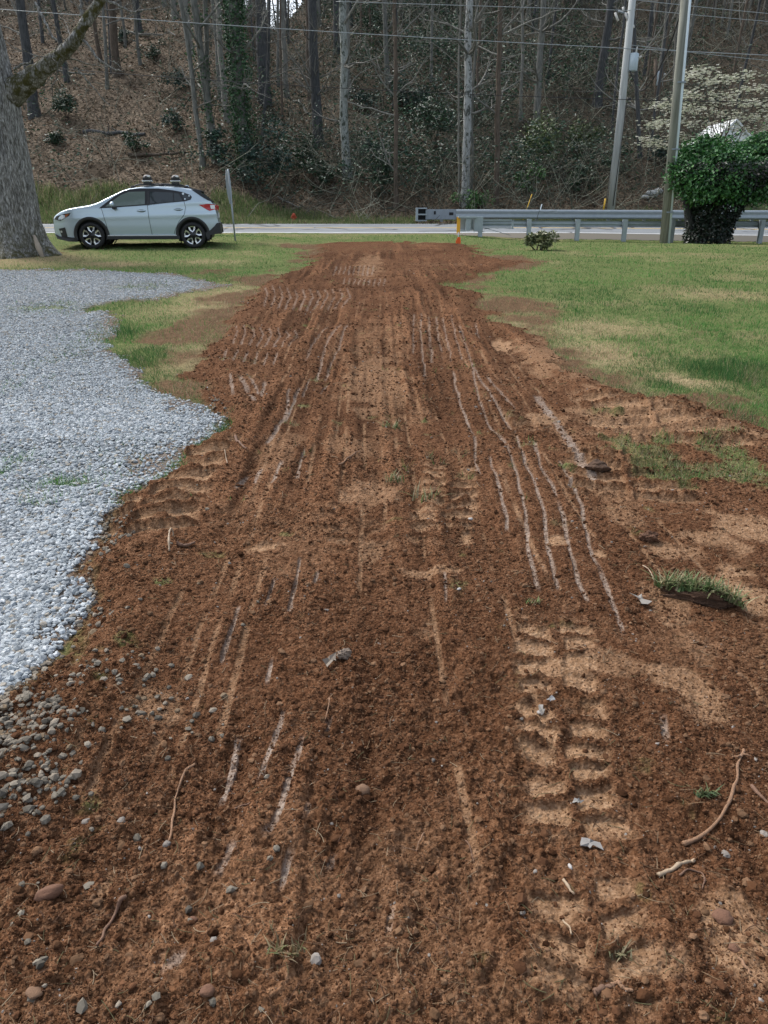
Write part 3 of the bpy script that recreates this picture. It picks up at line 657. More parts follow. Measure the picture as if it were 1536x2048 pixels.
def build_hill():
    xs = np.concatenate([np.linspace(-110, -36, 50), np.arange(-35.5, 46, .34), np.linspace(47, 120, 40)])
    ys = np.concatenate([[ROAD1 + .01], np.arange(ROAD1 + .3, 66, .25), np.arange(66.4, 120, .8), np.linspace(122, 190, 12)])
    V, F = grid(xs, ys, hill)
    first = np.abs(V[:, 1] - (ROAD1 + .01)) < .005; V[first, 2] = roadz(V[first, 0], V[first, 1])
    u, v, green, leaf = hill_masks(V)
    n = NT("forest_floor"); p = n.pos(); a = n.sep(n.attr('ma').outputs['Color'])
    f = n.noise(p, 5.5, 5, .75); vo = n.voro(p, 7, 'F1', 'Color')
    lit = n.ramp(n.mix(.5, f, vo), [(.25, (.035, .026, .017)), (.45, (.095, .07, .046)), (.62, (.17, .13, .09)), (.8, (.26, .205, .15))])
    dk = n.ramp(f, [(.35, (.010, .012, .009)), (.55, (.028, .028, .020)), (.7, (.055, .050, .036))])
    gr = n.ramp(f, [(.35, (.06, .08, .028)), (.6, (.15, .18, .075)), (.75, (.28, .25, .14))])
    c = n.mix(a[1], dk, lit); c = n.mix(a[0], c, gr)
    m = n.out(c, .95, 0, n.bump(n.math('ADD', f, vo), .9, .12), .15)
    ma = np.stack([green, leaf, green * 0, green * 0 + 1], 1)
    ver = V[F].mean(1)[:, 1] < 44.4
    for nm, sel in (("verge", ver), ("hillside", ~ver)):
        ff = F[sel]; uu, inv = np.unique(ff, return_inverse=True)
        o = obj_np(nm, V[uu], inv.reshape(ff.shape), m, None, True, None, dict(ma=ma[uu])); o['kind'] = 'structure'
build_hill()
def hill_points(rng, n, umin=-20, umax=1560, vmin=-40, vmax=446, pw=1.0):
    """points on the slope, evenly spread as one sees them"""
    x = []; y = []
    while sum(map(len, x)) < n:
        yy = 41.5 + (118 - 41.5) * rng.uniform(0, 1, n) ** 1.5; xx = rng.uniform(-.58, .58, n) * yy
        x.append(xx); y.append(yy)
    x = np.concatenate(x)[:n]; y = np.concatenate(y)[:n]; return np.stack([x, y, hill(x, y)], 1)
def fallen_leaves():
    rng = np.random.default_rng(21); p = hill_points(rng, 95000); u, v, green, leaf = hill_masks(p)
    k = rng.uniform(0, 1, len(p)) < leaf * (1 - .8 * green); p = p[k]; N = len(p)
    d = rdirs(rng, N, -.2, .5); up = rdirs(rng, N, .3, 1)
    s = rng.uniform(.09, .19, N) * (1 + .012 * (p[:, 1] - 45))
    V, F = leafquads(p + np.array([0, 0, .03]), d, up, s, s * .62, .22)
    pal = np.array([(.155, .115, .075), (.22, .165, .11), (.09, .064, .041), (.30, .24, .175), (.055, .04, .027), (.18, .115, .068)])
    col = pal[rng.choice(6, N, p=[.27, .22, .2, .1, .14, .07])] * rng.uniform(.75, 1.2, (N, 1))
    tag(obj_np("fallen_leaves", V, F, attr_mat("dry_leaf", .85, .2, 6, .1), None, False, np.repeat(col, 4, 0)), "brown fallen leaves carpeting the wooded slope", "leaves", None, 'stuff')
fallen_leaves()
def bank_grass():
    rng = np.random.default_rng(23); n = 150000
    y = 41.35 + 7.5 * rng.uniform(0, 1, n) ** 1.4; x = rng.uniform(-.58, .6, n) * y; p = np.stack([x, y, hill(x, y)], 1)
    u, v, green, leaf = hill_masks(p); patch = fbm(x * .5, y * .5, 231, 3)
    k = rng.uniform(0, 1, n) < green * (.55 + .45 * sstep(-.2, .3, patch)) * (1 - .5 * sstep(700, 900, u)); p = p[k]; patch = patch[k]; u = u[k]; N = len(p)
    tall = np.where(p[:, 1] < 42.2, .45, 1.0) * np.interp(u, [0, 450, 600, 1600], [1, .9, .55, .5])
    h = rng.uniform(.18, .62, N) * tall * (1 + .5 * patch); W = rng.uniform(.025, .05, N); a = rng.uniform(0, 6.28, N); b = rng.uniform(0, 6.28, N); ln_ = rng.uniform(.1, .7, N)
    sx = np.stack([np.cos(a), np.sin(a), a * 0], 1) * W[:, None] / 2; tip = p + np.stack([np.cos(b) * ln_ * h, np.sin(b) * ln_ * h, h], 1)
    V = np.stack([p - sx, p + sx, tip], 1).reshape(-1, 3); F = np.arange(3 * N).reshape(-1, 3)
    gc = np.array([(.14, .20, .07), (.20, .25, .10), (.10, .15, .05)])[rng.integers(0, 3, N)]; st = np.array([(.38, .32, .21), (.28, .22, .14)])[rng.integers(0, 2, N)]
    hi = sstep(1.0, 3.5, p[:, 2] - 1.1)
    col = np.where((rng.uniform(0, 1, N) < .22 + .5 * hi)[:, None], st, gc) * rng.uniform(.7, 1.2, (N, 1))
    tag(obj_np("bank_grass", V, F, attr_mat("bank_grass_blade", .7, .15, 8, .42), None, False, np.repeat(col, 3, 0)), "tall rough grass and weeds on the bank across the road", "grass", None, 'stuff')
bank_grass()

# ------------------------------------------------------------------ trees
def wander(rng, p, d, L, n, bend, upw=0.0):
    pts = [np.array(p, float)]; d = np.array(d, float); d /= np.linalg.norm(d)
    for i in range(n):
        d = d + rng.normal(0, bend, 3) + np.array([0, 0, upw]); d /= np.linalg.norm(d); pts.append(pts[-1] + d * L / n)
    return np.array(pts), d
def limbs(rng, T, p, d, L, r, lev, col, upw=.06):
    n = 6 if lev > 0 else 4
    pts, _ = wander(rng, p, d, L, n, .17, upw); rr = r * np.linspace(1, .3, n + 1)
    T.add(pts, rr, 5 if r > .05 else 4 if r > .02 else 3, np.array(col) * rng.uniform(.8, 1.15))
    if lev <= 0: return
    for _ in range(rng.integers(3, 6)):
        i = rng.integers(1, n + 1); dd = pts[i] - pts[i - 1]; dd = dd / np.linalg.norm(dd) + rdirs(rng, 1, -.5, .7)[0] * .85
        limbs(rng, T, pts[i], dd, L * rng.uniform(.35, .6), rr[i] * rng.uniform(.45, .7), lev - 1, col, upw)
def trunk_mesh(rng, pts, r0, r1, n=10, flare=.5, col=(1, 1, 1), rough=.05):
    m = len(pts); s = np.linspace(0, 1, m); z = pts[:, 2] - pts[0, 2]
    rad = r0 + (r1 - r0) * s + r0 * flare * np.exp(-np.clip(z, 0, None) / (r0 * 1.8))
    V, F = tube(pts, rad, n); V = V.reshape(m, n, 3); c = pts[:, None]
    nz = 1 + rough * rng.normal(0, 1, (m, n, 1)); nz[:, -1] = nz[:, -1]; V = c + (V - c) * nz
    return V.reshape(-1, 3), F, np.tile(np.array(col, float), (m * n, 1))
BK = dict(grey=bark_mat("bark_grey", (.055, .055, .047), (.20, .20, .18)), dark=bark_mat("bark_dark", (.026, .028, .029), (.092, .094, .095)), brown=bark_mat("bark_brown", (.045, .034, .025), (.145, .115, .09)),
          pale=bark_mat("bark_pale", (.17, .175, .165), (.38, .39, .38), (.065, .07, .062)), syc=bark_mat("bark_mottled", (.13, .14, .125), (.34, .36, .34), (.06, .07, .055), 5, .5), twig=bark_mat("bark_twig", (.09, .09, .078), (.24, .235, .21)))
IVY = attr_mat("ivy_leaf", .45, .2, 8, .12, .5)
def tree(label, mat, u, v, ut, wpx, rng, nb=9, vt=0, bmat=None, lowest=3.5, ivy=None, blen=(1.6, 4.2), lev=2, group=None, name="tree", up=1.35, bcol=(1, 1, 1)):
    base = h1(u, v); top = P(ut, vt, base[1]); ax = top - base; H = np.linalg.norm(ax) * up + 1.5
    r0 = wpx * depth(base) / FPX / 2; m = max(8, int(H / .9)); s = np.linspace(0, 1, m)
    pts = s[:, None] * (ax / np.linalg.norm(ax) * H)[None]; wob = np.cumsum(rng.normal(0, .035, (m, 3)), 0); wob[:, 2] = 0; wob -= s[:, None] * wob[-1]; pts = pts + wob * min(1, H / 8); pts[0, 2] -= .25
    t = thing(name, label, "tree", base, 0, group)
    V, F, C = trunk_mesh(rng, pts, r0, r0 * .66, 10 if wpx > 9 else 7, .4); obj_np("trunk", V, F, mat, t, True, C)
    T = Tubes()
    for i in range(nb):
        h = rng.uniform(min(lowest, H * .5), H * .98); k = min(m - 1, int(h / H * (m - 1))); d = rdirs(rng, 1, .0, .6)[0]; d[1] *= .75
        L = rng.uniform(*blen); limbs(rng, T, pts[k], d, L, min(r0 * .40, .016 + .017 * L), lev, bcol)
    if nb: T.build("branches", bmat or BK['twig'], t)
    if ivy:
        n, z0, z1, sp, dens = ivy; zz = rng.uniform(z0, z1, n); k = np.interp(zz, pts[:, 2], np.arange(m)); c = np.stack([np.interp(k, np.arange(m), pts[:, j]) for j in range(3)], 1)
        a = rng.uniform(0, 6.28, n); o = np.stack([np.cos(a), np.sin(a), a * 0], 1); rr = r0 + rng.exponential(sp, n) * (.4 + 1.2 * (vn(zz * .9, a * .7, 7) + .5))
        kp = vn(zz * .8 + 5, a * .8, 9) + .5 < dens; c, o, rr = c[kp], o[kp], rr[kp]; n = kp.sum()
        d = o * .5 + rdirs(rng, n, -1, .1) * .8; V, F = leafquads(c + o * rr[:, None], d, o + rng.normal(0, .4, (n, 3)), rng.uniform(.10, .19, n), rng.uniform(.09, .15, n))
        col = np.array([(.018, .065, .020), (.030, .095, .028), (.012, .045, .016), (.05, .12, .04)])[rng.integers(0, 4, n)] * rng.uniform(.7, 1.3, (n, 1))
        tag(obj_np("ivy", V, F, IVY, t, False, np.repeat(col, 4, 0)), None, None)
    return t
rng = np.random.default_rng(31)
tree("dark furrowed forest trunk close behind the big oak's limb", BK['dark'], 70, 236, 40, 21, rng, 8)
tree("grey trunk standing upslope to the right of the oak limb", BK['brown'], 233, 150, 222, 16, rng, 8)
tree("slim grey trunk next to the thicker one above the car's hood", BK['grey'], 214, 178, 205, 7, rng, 5)
tree("short dark trunk at the top of the leafy slope above the car", BK['dark'], 277, 66, 272, 14, rng, 5)
tree("thin pale leaning trunk, left of a pair above the car's tail", BK['grey'], 407, 332, 360, 10, rng, 7)
tree("leaning grey trunk with ivy patches, right of a pair above the car's tail", BK['grey'], 432, 322, 388, 16, rng, 7, ivy=(900, .2, 8, .10, .42))
tree("thin grey sapling trunk left of the ivy-covered tree", BK['grey'], 442, 200, 424, 8, rng, 5)
tree("tree sheathed in dark green ivy from foot to crown", BK['grey'], 491, 345, 468, 24, rng, 12, ivy=(7500, 0, 15, .17, .93))
tree("grey pale trunk half hidden behind the ivy-covered tree", BK['grey'], 470, 240, 452, 13, rng, 9)
tree("dark trunk just right of the ivy-covered tree", BK['dark'], 528, 205, 518, 25, rng, 8)
tree("thin crooked black stem in front of the dark trunk by the ivy tree", BK['dark'], 524, 285, 540, 7, rng, 6)
tree("smooth dark blue grey trunk left of the mottled white trunk", BK['dark'], 636, 291, 626, 21, rng, 12, bmat=BK['twig'], lowest=3)
tree("dark trunk high on the slope between two larger trunks", BK['dark'], 676, 105, 672, 15, rng, 7)
tree("mottled white and grey sycamore trunk near the middle of the wood", BK['syc'], 695, 356, 689, 18, rng, 12, blen=(2.5, 5), lowest=4)
tree("slender brown grey trunk right of the mottled sycamore", BK['brown'], 792, 416, 786, 9, rng, 14, lowest=2.5)
tree("faint grey trunk uphill behind the slender brown one", BK['grey'], 776, 165, 768, 11, rng, 7)
tree("pale grey spotted trunk behind the end of the guardrail", BK['pale'], 931, 410, 941, 17, rng, 10, blen=(2.5, 5), lowest=4)
tree("thin grey stem hugging the right side of the pale spotted trunk", BK['grey'], 943, 405, 950, 6, rng, 5)
tree("thin straight stem just left of the pale spotted trunk", BK['twig'], 919, 400, 922, 4.5, rng, 5)
tree("tall brown trunk right of the pale spotted trunk", BK['brown'], 990, 410, 1001, 11, rng, 12, lowest=3)
tree("greyish trunk in the thicket between the brown trunk and the utility pole", BK['grey'], 1070, 262, 1086, 14, rng, 10)
tree("thin trunk in the dark thicket right of the tall brown trunk", BK['twig'], 1042, 240, 1044, 7, rng, 7)
tree("dark forked tree between the two utility poles", BK['dark'], 1284, 318, 1262, 9, rng, 9, lowest=3)
tree("thin dark tree just left of the near wooden utility pole", BK['dark'], 1300, 300, 1340, 6, rng, 7)
tree("blackish leaning trunk in shade behind the pole's transformer", BK['dark'], 1195, 210, 1220, 16, rng, 8)

# background trees: a few models, copied over the slope
def bg_trees():
    rng = np.random.default_rng(37); protos = []
    for i in range(7):
        H = rng.uniform(15, 21); r0 = rng.uniform(.09, .22); m = 14; s = np.linspace(0, 1, m); wob = np.cumsum(rng.normal(0, .06, (m, 3)), 0); wob[:, 2] = 0
        pts = s[:, None] * np.array([[rng.normal(0, .8), rng.normal(0, .5), H]]) + wob; pts[0, 2] -= .4
        t = thing("bare_tree", "slender bare tree, one of many up the wooded hillside", "tree", (0, 0, 0), 0, "bare trees of the wooded hillside")
        V, F, C = trunk_mesh(rng, pts, r0, r0 * .55, 7, .4); obj_np("trunk", V, F, [BK['grey'], BK['dark'], BK['brown'], BK['grey'], BK['dark'], BK['twig'], BK['brown']][i], t, True, C)
        T = Tubes()
        for k in range(11):
            j = rng.integers(3, m); limbs(rng, T, pts[j], rdirs(rng, 1, .0, .8)[0], rng.uniform(1.5, 4), .035, 2, (1, 1, 1))
        T.build("branches", BK['twig'], t); protos.append(t)
    spots = []; tries = 0
    while len(spots) < 150 and tries < 6000:
        tries += 1; y = 50 + 55 * rng.uniform() ** .8; x = rng.uniform(-.60, .62) * y
        if y < 60 and rng.uniform() < .6: continue
        if x > 9 and y < 58: continue
        z = float(hill(x, y)); u, v = pix(np.array([x, y, z]))
        if 500 < u < 610 and y > 80 and rng.uniform() < .3: continue
        if all((x - a) ** 2 + (y - b) ** 2 > 2.5 for a, b, c in spots): spots.append((x, y, z))
    for i, (x, y, z) in enumerate(spots):
        o = protos[i] if i < 7 else copy_tree(protos[i % 7]); s = rng.uniform(.75, 1.2)
        o.location = (x, y, z); o.rotation_euler = (0, 0, rng.uniform(0, 6.28)); o.scale = (s, s, s)
bg_trees()
def far_woods():
    """the mass of trunks and twigs along and beyond the ridge"""
    rng = np.random.default_rng(41); T = Tubes()
    for i in range(900):
        y = rng.uniform(82, 128); x = rng.uniform(-.66, .66) * y
        if abs(x / y + .128) < .035 and rng.uniform() < .75: continue
        z = float(hill(x, y)); H = rng.uniform(8, 16); r = rng.uniform(.05, .16); c = np.array(rng.choice([.5, .75, 1.0])) * np.array([1, .97, .95])
        pts, _ = wander(rng, (x, y, z - .4), (rng.normal(0, .07), rng.normal(0, .07), 1), H, 5, .03); T.add(pts, r * np.linspace(1, .45, 6), 4, c)
        for k in range(5):
            j = rng.integers(1, 6); limbs(rng, T, pts[j], rdirs(rng, 1, .1, .9)[0], rng.uniform(1.5, 4), .045, 1 if k < 3 else 0, c)
    tag(T.build("far_woods", BK['twig']), "dense grey brown bare woods along the ridge", "woods", None, 'stuff')
far_woods()
def brush():
    """tangle of saplings, canes and dead twigs on the slope"""
    rng = np.random.default_rng(43); T = Tubes(); n = 15000
    p = hill_points(rng, n); u, v, green, leaf = hill_masks(p)
    dens = np.interp(u, [0, 300, 480, 600, 700, 1000, 1300, 1550], [.12, .2, .45, .6, .8, 1, .9, .7]) * (1 - .75 * green) * np.interp(p[:, 1], [41, 43, 45, 60, 110], [0, .1, .62, .72, .55])
    k = rng.uniform(0, 1, n) < dens; p = p[k]
    for q in p:
        L = rng.uniform(.8, 4.2); c = np.array([(.85, .88, .76), (.5, .54, .46), (1.35, 1.38, 1.2), (.30, .33, .29)][rng.integers(0, 4)])
        d = rdirs(rng, 1, .15, 1)[0]; pts, e = wander(rng, q, d, L, 4, .2, rng.choice([-.1, .05, .12])); r = rng.uniform(.012, .026) * (1 + .012 * (q[1] - 45)); T.add(pts, r * np.linspace(1, .45, 5), 3, c)
        for _ in range(2):
            j = rng.integers(1, 4); pt, e = wander(rng, pts[j], rdirs(rng, 1, -.2, .9)[0], L * .5, 3, .2, .05); T.add(pt, r * .55, 3, c)
    tag(T.build("brush", BK['twig']), "tangle of bare saplings, canes and dead twigs under the trees", "brush", None, 'stuff')
brush()
def thicket():
    """shaded evergreen undergrowth deep in the right and middle of the wood"""
    rng = np.random.default_rng(47); n = 20000; p = hill_points(rng, n); u, v, green, leaf = hill_masks(p)
    d = np.interp(u, [380, 480, 620, 700, 850, 1150, 1260, 1500], [.08, .45, .6, .75, 1, 1, .5, .4]) * sstep(432, 380, v) * sstep(-.15, .3, fbm(p[:, 0] * .25, p[:, 1] * .25, 240, 3) + .1) * np.interp(v, [-100, 0, 60, 250, 330], [.5, .8, 1, .8, .9])
    p = p[rng.uniform(0, 1, n) < d]; k = 16; N = len(p) * k
    c = np.repeat(p, k, 0) + rng.normal(0, 1, (N, 3)) * np.array([.55, .45, .5]) + np.array([0, 0, .55]) + np.repeat(rng.exponential(.9, (len(p), 1)), k, 0) * np.array([0, 0, 1])
    V, F = leafquads(c, rdirs(rng, N, -.7, .4), rdirs(rng, N, .1, 1), rng.uniform(.16, .34, N), rng.uniform(.07, .14, N))
    col = np.array([(.022, .058, .034), (.034, .082, .046), (.014, .036, .022), (.055, .105, .05)])[rng.integers(0, 4, N)] * rng.uniform(.7, 1.3, (N, 1))
    tag(obj_np("thicket", V, F, attr_mat("thicket_leaf", .5, .2, 5, .1, .4), None, False, np.repeat(col, 4, 0)), "dark green evergreen undergrowth of the shaded wood", "undergrowth", None, 'stuff')
thicket()
# single shrubs on the slope
SHM = attr_mat("shrub_leaf", .45, .2, 6, .12, .5); STEM = BK['brown']
def shrub(label, u, v, wpx, hpx, pal, n=900, name="evergreen_shrub", leaf=(.14, .26), cat="shrub", base=None, low=.52):
    rng = np.random.default_rng(int(u * 7 + v)); b = h1(u, v) if base is None else base; k = depth(b) / FPX; a = wpx * k / 2; h = hpx * k
    t = thing(name, label, cat, b)
    m = 9; cc = rng.normal(0, 1, (m, 3)) * np.array([a * .5, a * .35, h * .2]) + np.array([0, 0, h * low]); rr = rng.uniform(.28, .5, m) * min(a, h)
    j = rng.integers(0, m, n); o = rdirs(rng, n, -.7, 1); c = cc[j] + o * (rr[j] * rng.uniform(.45, 1.12, n) ** .6)[:, None]; c[:, 2] = np.maximum(c[:, 2], .03)
    d = o * .6 + rdirs(rng, n, -.6, .5); V, F = leafquads(c, d, o + np.array([0, 0, .6]), rng.uniform(*leaf, n), rng.uniform(leaf[0] * .45, leaf[1] * .5, n))
    col = np.array(pal)[rng.integers(0, len(pal), n)] * rng.uniform(.65, 1.35, (n, 1)); obj_np("foliage", V, F, SHM, t, False, np.repeat(col, 4, 0))
    T = Tubes()
    for i in range(7):
        pts, _ = wander(rng, (rng.normal(0, .1), rng.normal(0, .08), -.1), cc[i] * .9 + np.array([0, 0, .25]), np.linalg.norm(cc[i]) + .15, 4, .12); T.add(pts, np.linspace(.025, .008, 5), 4, (.7, .7, .7))
    T.build("stems", STEM, t); return t
DG = [(.020, .055, .024), (.032, .080, .034), (.014, .036, .018)]; BGm = [(.022, .062, .045), (.04, .095, .065), (.015, .04, .03)]; YG = [(.075, .12, .03), (.11, .15, .045), (.05, .085, .028)]; BR = [(.06, .17, .035), (.09, .22, .05), (.04, .12, .03)]
for q in [("round green shrub on the leaf litter just right of the oak trunk", 138, 240, 62, 55, DG), ("small green shrub low on the slope behind the car's hood", 112, 288, 30, 22, DG), ("small dark shrub beside the grey trunk high above the car's hood", 245, 84, 32, 30, BGm), ("small shrub on open leaf litter above the car's roof", 303, 117, 32, 34, DG), ("low shrub by the fallen log above the car's roof", 268, 300, 40, 26, DG),
          ("bluish shrub left of the two leaning trunks", 352, 182, 44, 34, BGm), ("dark shrub in front of the two leaning trunks", 352, 262, 44, 34, BGm), ("bushy shrub at the foot of the leaning trunks", 432, 330, 46, 60, BGm), ("big dark evergreen clump at the foot of the ivy tree", 520, 372, 110, 86, BGm), ("broad dark evergreen clump right of the ivy tree's foot", 590, 368, 95, 82, DG),
          ("dark shrub above the grassy bank left of the sycamore foot", 645, 385, 52, 60, DG), ("small shrub to the right of the sycamore's foot", 742, 330, 40, 48, BGm), ("tall dark shrub left of the slender brown trunk's foot", 768, 388, 44, 70, DG), ("bluish green shrub right of the sycamore, halfway up", 726, 226, 56, 48, BGm), ("green shrub under the faint uphill trunk", 800, 215, 50, 44, BGm),
          ("large leafy shrub left of the pale spotted trunk", 870, 295, 110, 90, DG), ("dark shrub higher up left of the pale spotted trunk", 840, 222, 70, 60, BGm), ("bright green ferny plant at the foot of the pale spotted trunk", 955, 420, 58, 30, BR), ("bright green bush beyond the guardrail, by the small yellow stake", 1055, 385, 52, 56, BR), ("yellow green budding bush in the thicket above the guardrail", 1075, 335, 130, 80, YG),
          ("olive budding bush left of the far utility pole", 1150, 310, 80, 75, YG), ("dark shrub behind the foot of the far utility pole", 1235, 342, 44, 52, DG), ("dark hollow shrub left of the far utility pole's foot", 1150, 392, 60, 50, DG), ("grey green shrub between the far pole and the near pole", 1325, 330, 50, 50, BGm), ("tall evergreen by the skyline gap, near the ridge trunks", 745, 85, 60, 90, DG)]:
    shrub(*q, n=int(300 + q[3] * q[4] * .16))
def fallen_log(label, u0, v0, u1, v1, wpx, mat):
    a = h1(u0, v0); b = h1(u1, v1); r = wpx * depth(a) / FPX / 2; rng = np.random.default_rng(int(u0)); s = np.linspace(0, 1, 9)[:, None]
    pts = a * (1 - s) + b * s; pts[:, 2] = np.maximum(pts[:, 2], hill(pts[:, 0], pts[:, 1]) + r * .4); pts += rng.normal(0, r * .3, pts.shape)
    T = Tubes(); T.add(pts - a, r * np.linspace(1, .6, 9), 8, (1, 1, 1)); 
    for i in (3, 5): limbs(rng, T, pts[i] - a, rdirs(rng, 1, .3, .9)[0], .7, r * .35, 0, (1, 1, 1))
    o = T.build("fallen_log", mat); o.location = tuple(a); tag(o, label, "log")
fallen_log("dark rotting log on the leaves above the car's hood", 168, 266, 288, 270, 9, BK['dark']); fallen_log("pale brown log on the slope directly above the car's roof", 256, 312, 372, 305, 7, BK['brown'])
fallen_log("thin pale log near the top of the leafy slope", 252, 66, 352, 72, 5, BK['twig']); fallen_log("long dark log lying right of the sycamore trunk", 702, 285, 800, 300, 9, BK['brown']); fallen_log("brown log lying across the slope left of the pale spotted trunk", 800, 300, 912, 330, 8, BK['brown'])
fallen_log("grey broken bough slanting left of the dark blue grey trunk", 588, 205, 622, 232, 6, BK['twig']); fallen_log("pale dead bough slanting down on the grassy bank behind the road sign", 556, 394, 600, 416, 4, BK['twig']); fallen_log("thin pale bough left of the oak's shrub, sloping down", 100, 140, 190, 150, 4, BK['twig'])

# ------------------------------------------------------------------ big oak by the drive
def build_oak():
    rng = np.random.default_rng(51); Y = 19.6; b = np.array([-9.16, Y, float(gz(-9.16, Y))])
    t = thing("oak_tree", "huge old oak with furrowed grey bark and a mossy limb, beside the parked car", "tree", b)
    n = NT("bark_oak"); p = n.pos(); q = n.scaled(p, (1, 1, .22)); f = n.noise(q, 26, 6, .75); vo = n.voro(n.scaled(n.mix(.12, p, n.noise(p, 4, 3, .6, 1)), (1, 1, .2)), 24, 'DISTANCE_TO_EDGE')
    h = n.math('ADD', n.math('MULTIPLY', f, .85), n.math('MULTIPLY', vo, .5))
    c = n.ramp(h, [(.32, (.035, .032, .026)), (.46, (.19, .185, .17)), (.66, (.46, .46, .44))])
    a = n.attr('col').outputs['Color']; moss = n.mix(n.noise(p, 9, 4, .7), (.018, .020, .008), (.10, .09, .025))
    mk = n.math('MULTIPLY', n.sep(a)[0], n.ramp(n.noise(p, 5, 4, .7), [(.38, 0.0), (.58, 1.0)])); c = n.mix(mk, c, moss)
    mat = n.out(c, .92, 0, n.bump(h, 1.0, .05), .2)
    m, k = 150, 96; z = np.linspace(-.35, 9.5, m); th = np.arange(k) * 2 * np.pi / k
    r = .64 - .018 * np.clip(z, 0, 4) - .055 * np.clip(z - 3.7, 0, 3) + .34 * np.exp(-np.clip(z, 0, None) / .38) * (1 + 0)
    cx = -.03 * np.clip(z - 3, 0, 9) ** 1.3; ZZ, TT = np.meshgrid(z, th, indexing='ij')
    but = 1 + (.22 * np.cos(TT * 5 + .6) + .12 * np.cos(TT * 3 + 2)) * np.exp(-np.clip(ZZ, 0, None) / .42)[...]
    wx, wy = np.cos(TT) * 4.2, np.sin(TT) * 4.2
    rid = 1 - np.abs(2 * (vn((wx * 2.1 + ZZ * .25 + 40).ravel(), (wy * 2.1 + ZZ * .55 + 3).ravel(), 61) + .0).reshape(m, k))
    rd = np.abs(np.sin(TT * 19 + 3.2 * vn((ZZ * .8).ravel(), (TT * 1.5).ravel(), 63).reshape(m, k) * 3)) ** .6
    RR = r[:, None] * but + .035 * (rd - .5) + .05 * (rid - .6)
    V = np.stack([RR * np.cos(TT) + cx[:, None], RR * np.sin(TT), ZZ], -1).reshape(-1, 3)
    i = np.arange(m - 1)[:, None] * k; j = np.arange(k)[None]; jj = (j + 1) % k; F = np.stack([i + j, i + jj, i + k + jj, i + k + j], -1).reshape(-1, 4)
    mo = (np.exp(-np.clip(ZZ - .1, 0, None) / .55) * .9 + .05).ravel(); obj_np("trunk", V, F, mat, t, True, np.stack([mo, mo, mo], 1))
    # the mossy limb reaching up to the right
    L = P([20, 62, 98, 130, 152, 168, 192, 214, 232], [188, 158, 128, 104, 78, 48, 16, -30, -70], np.array([19.6, 19.45, 19.3, 19.2, 19.1, 19.1, 19.15, 19.2, 19.3])) - b
    rr = np.array([.30, .22, .165, .145, .13, .115, .105, .10, .095]); s = np.linspace(0, 8, 60); pts = np.stack([np.interp(s, np.arange(9), L[:, q]) for q in range(3)], 1)
    for _ in range(3): pts[1:-1] = (pts[:-2] + 2 * pts[1:-1] + pts[2:]) / 4
    V, F = tube(pts, np.interp(s, np.arange(9), rr), 22); cen = np.repeat(pts, 22, 0); V = cen + (V - cen) * (1 + .22 * fbm(V[:, 0] * 7 + V[:, 2] * 5, V[:, 1] * 7 + V[:, 2] * 4, 65, 3))[:, None]
    lim = obj_np("limb", V, F, mat, t, True, np.tile((1.0, 1.0, 1.0), (len(V), 1)))
    T = Tubes()
    def br(px, dy, r0, r1):
        a = np.array(px, float); q = P(a[:, 0], a[:, 1], 19.2 + np.linspace(0, dy, len(a))) - b; s = np.linspace(0, len(a) - 1, 14); q = np.stack([np.interp(s, np.arange(len(a)), q[:, i]) for i in range(3)], 1)
        q[1:-1] += rng.normal(0, .012, (12, 3)); T.add(q, np.linspace(r0, r1, 14), 6, (.25, .25, .25))
    br([(28, 138), (45, 128), (62, 124), (72, 112)], -.2, .03, .012); br([(70, 5), (84, 32), (100, 62), (112, 84)], -.4, .035, .02); br([(152, 62), (172, 85), (196, 118), (230, 140), (246, 143)], -.5, .035, .01)
    br([(150, 135), (170, 155), (190, 180), (222, 212)], .3, .025, .008); br([(170, 40), (160, 15), (168, -20)], .2, .05, .03); br([(132, 110), (134, 130), (142, 162)], .1, .02, .008); br([(210, 0), (235, 12), (262, 24), (300, 20), (322, 12)], .2, .03, .01)
    for (u0, v0), (u1, v1) in (((238, 130), (262, 160)), ((180, 100), (200, 130))): br([(u0 - 30, v0 - 18), (u0, v0), (u1, v1)], .2, .012, .005)
    for i in range(16):
        k = rng.integers(14, 56); limbs(rng, T, pts[k], np.array([rng.normal(0, .6), rng.normal(-.1, .4), rng.uniform(-.5, .9)]), rng.uniform(.5, 1.3), rng.uniform(.012, .022), 1, (.55, .55, .55))
    T.build("twigs", mat, lim)
    # torn root flare splinter at the foot
    mb = MB(); q = np.array([.80, -.62, .0]); mb.tube([q + (-.10, .1, .48), q + (.0, 0, .2), q + (.12, -.12, -.04)], [.03, .07, .04], 7); mb.build("root_spur", simple("bare_root_wood", (.30, .25, .19), .9, 0, .3, 12, .4), t, True)
build_oak()

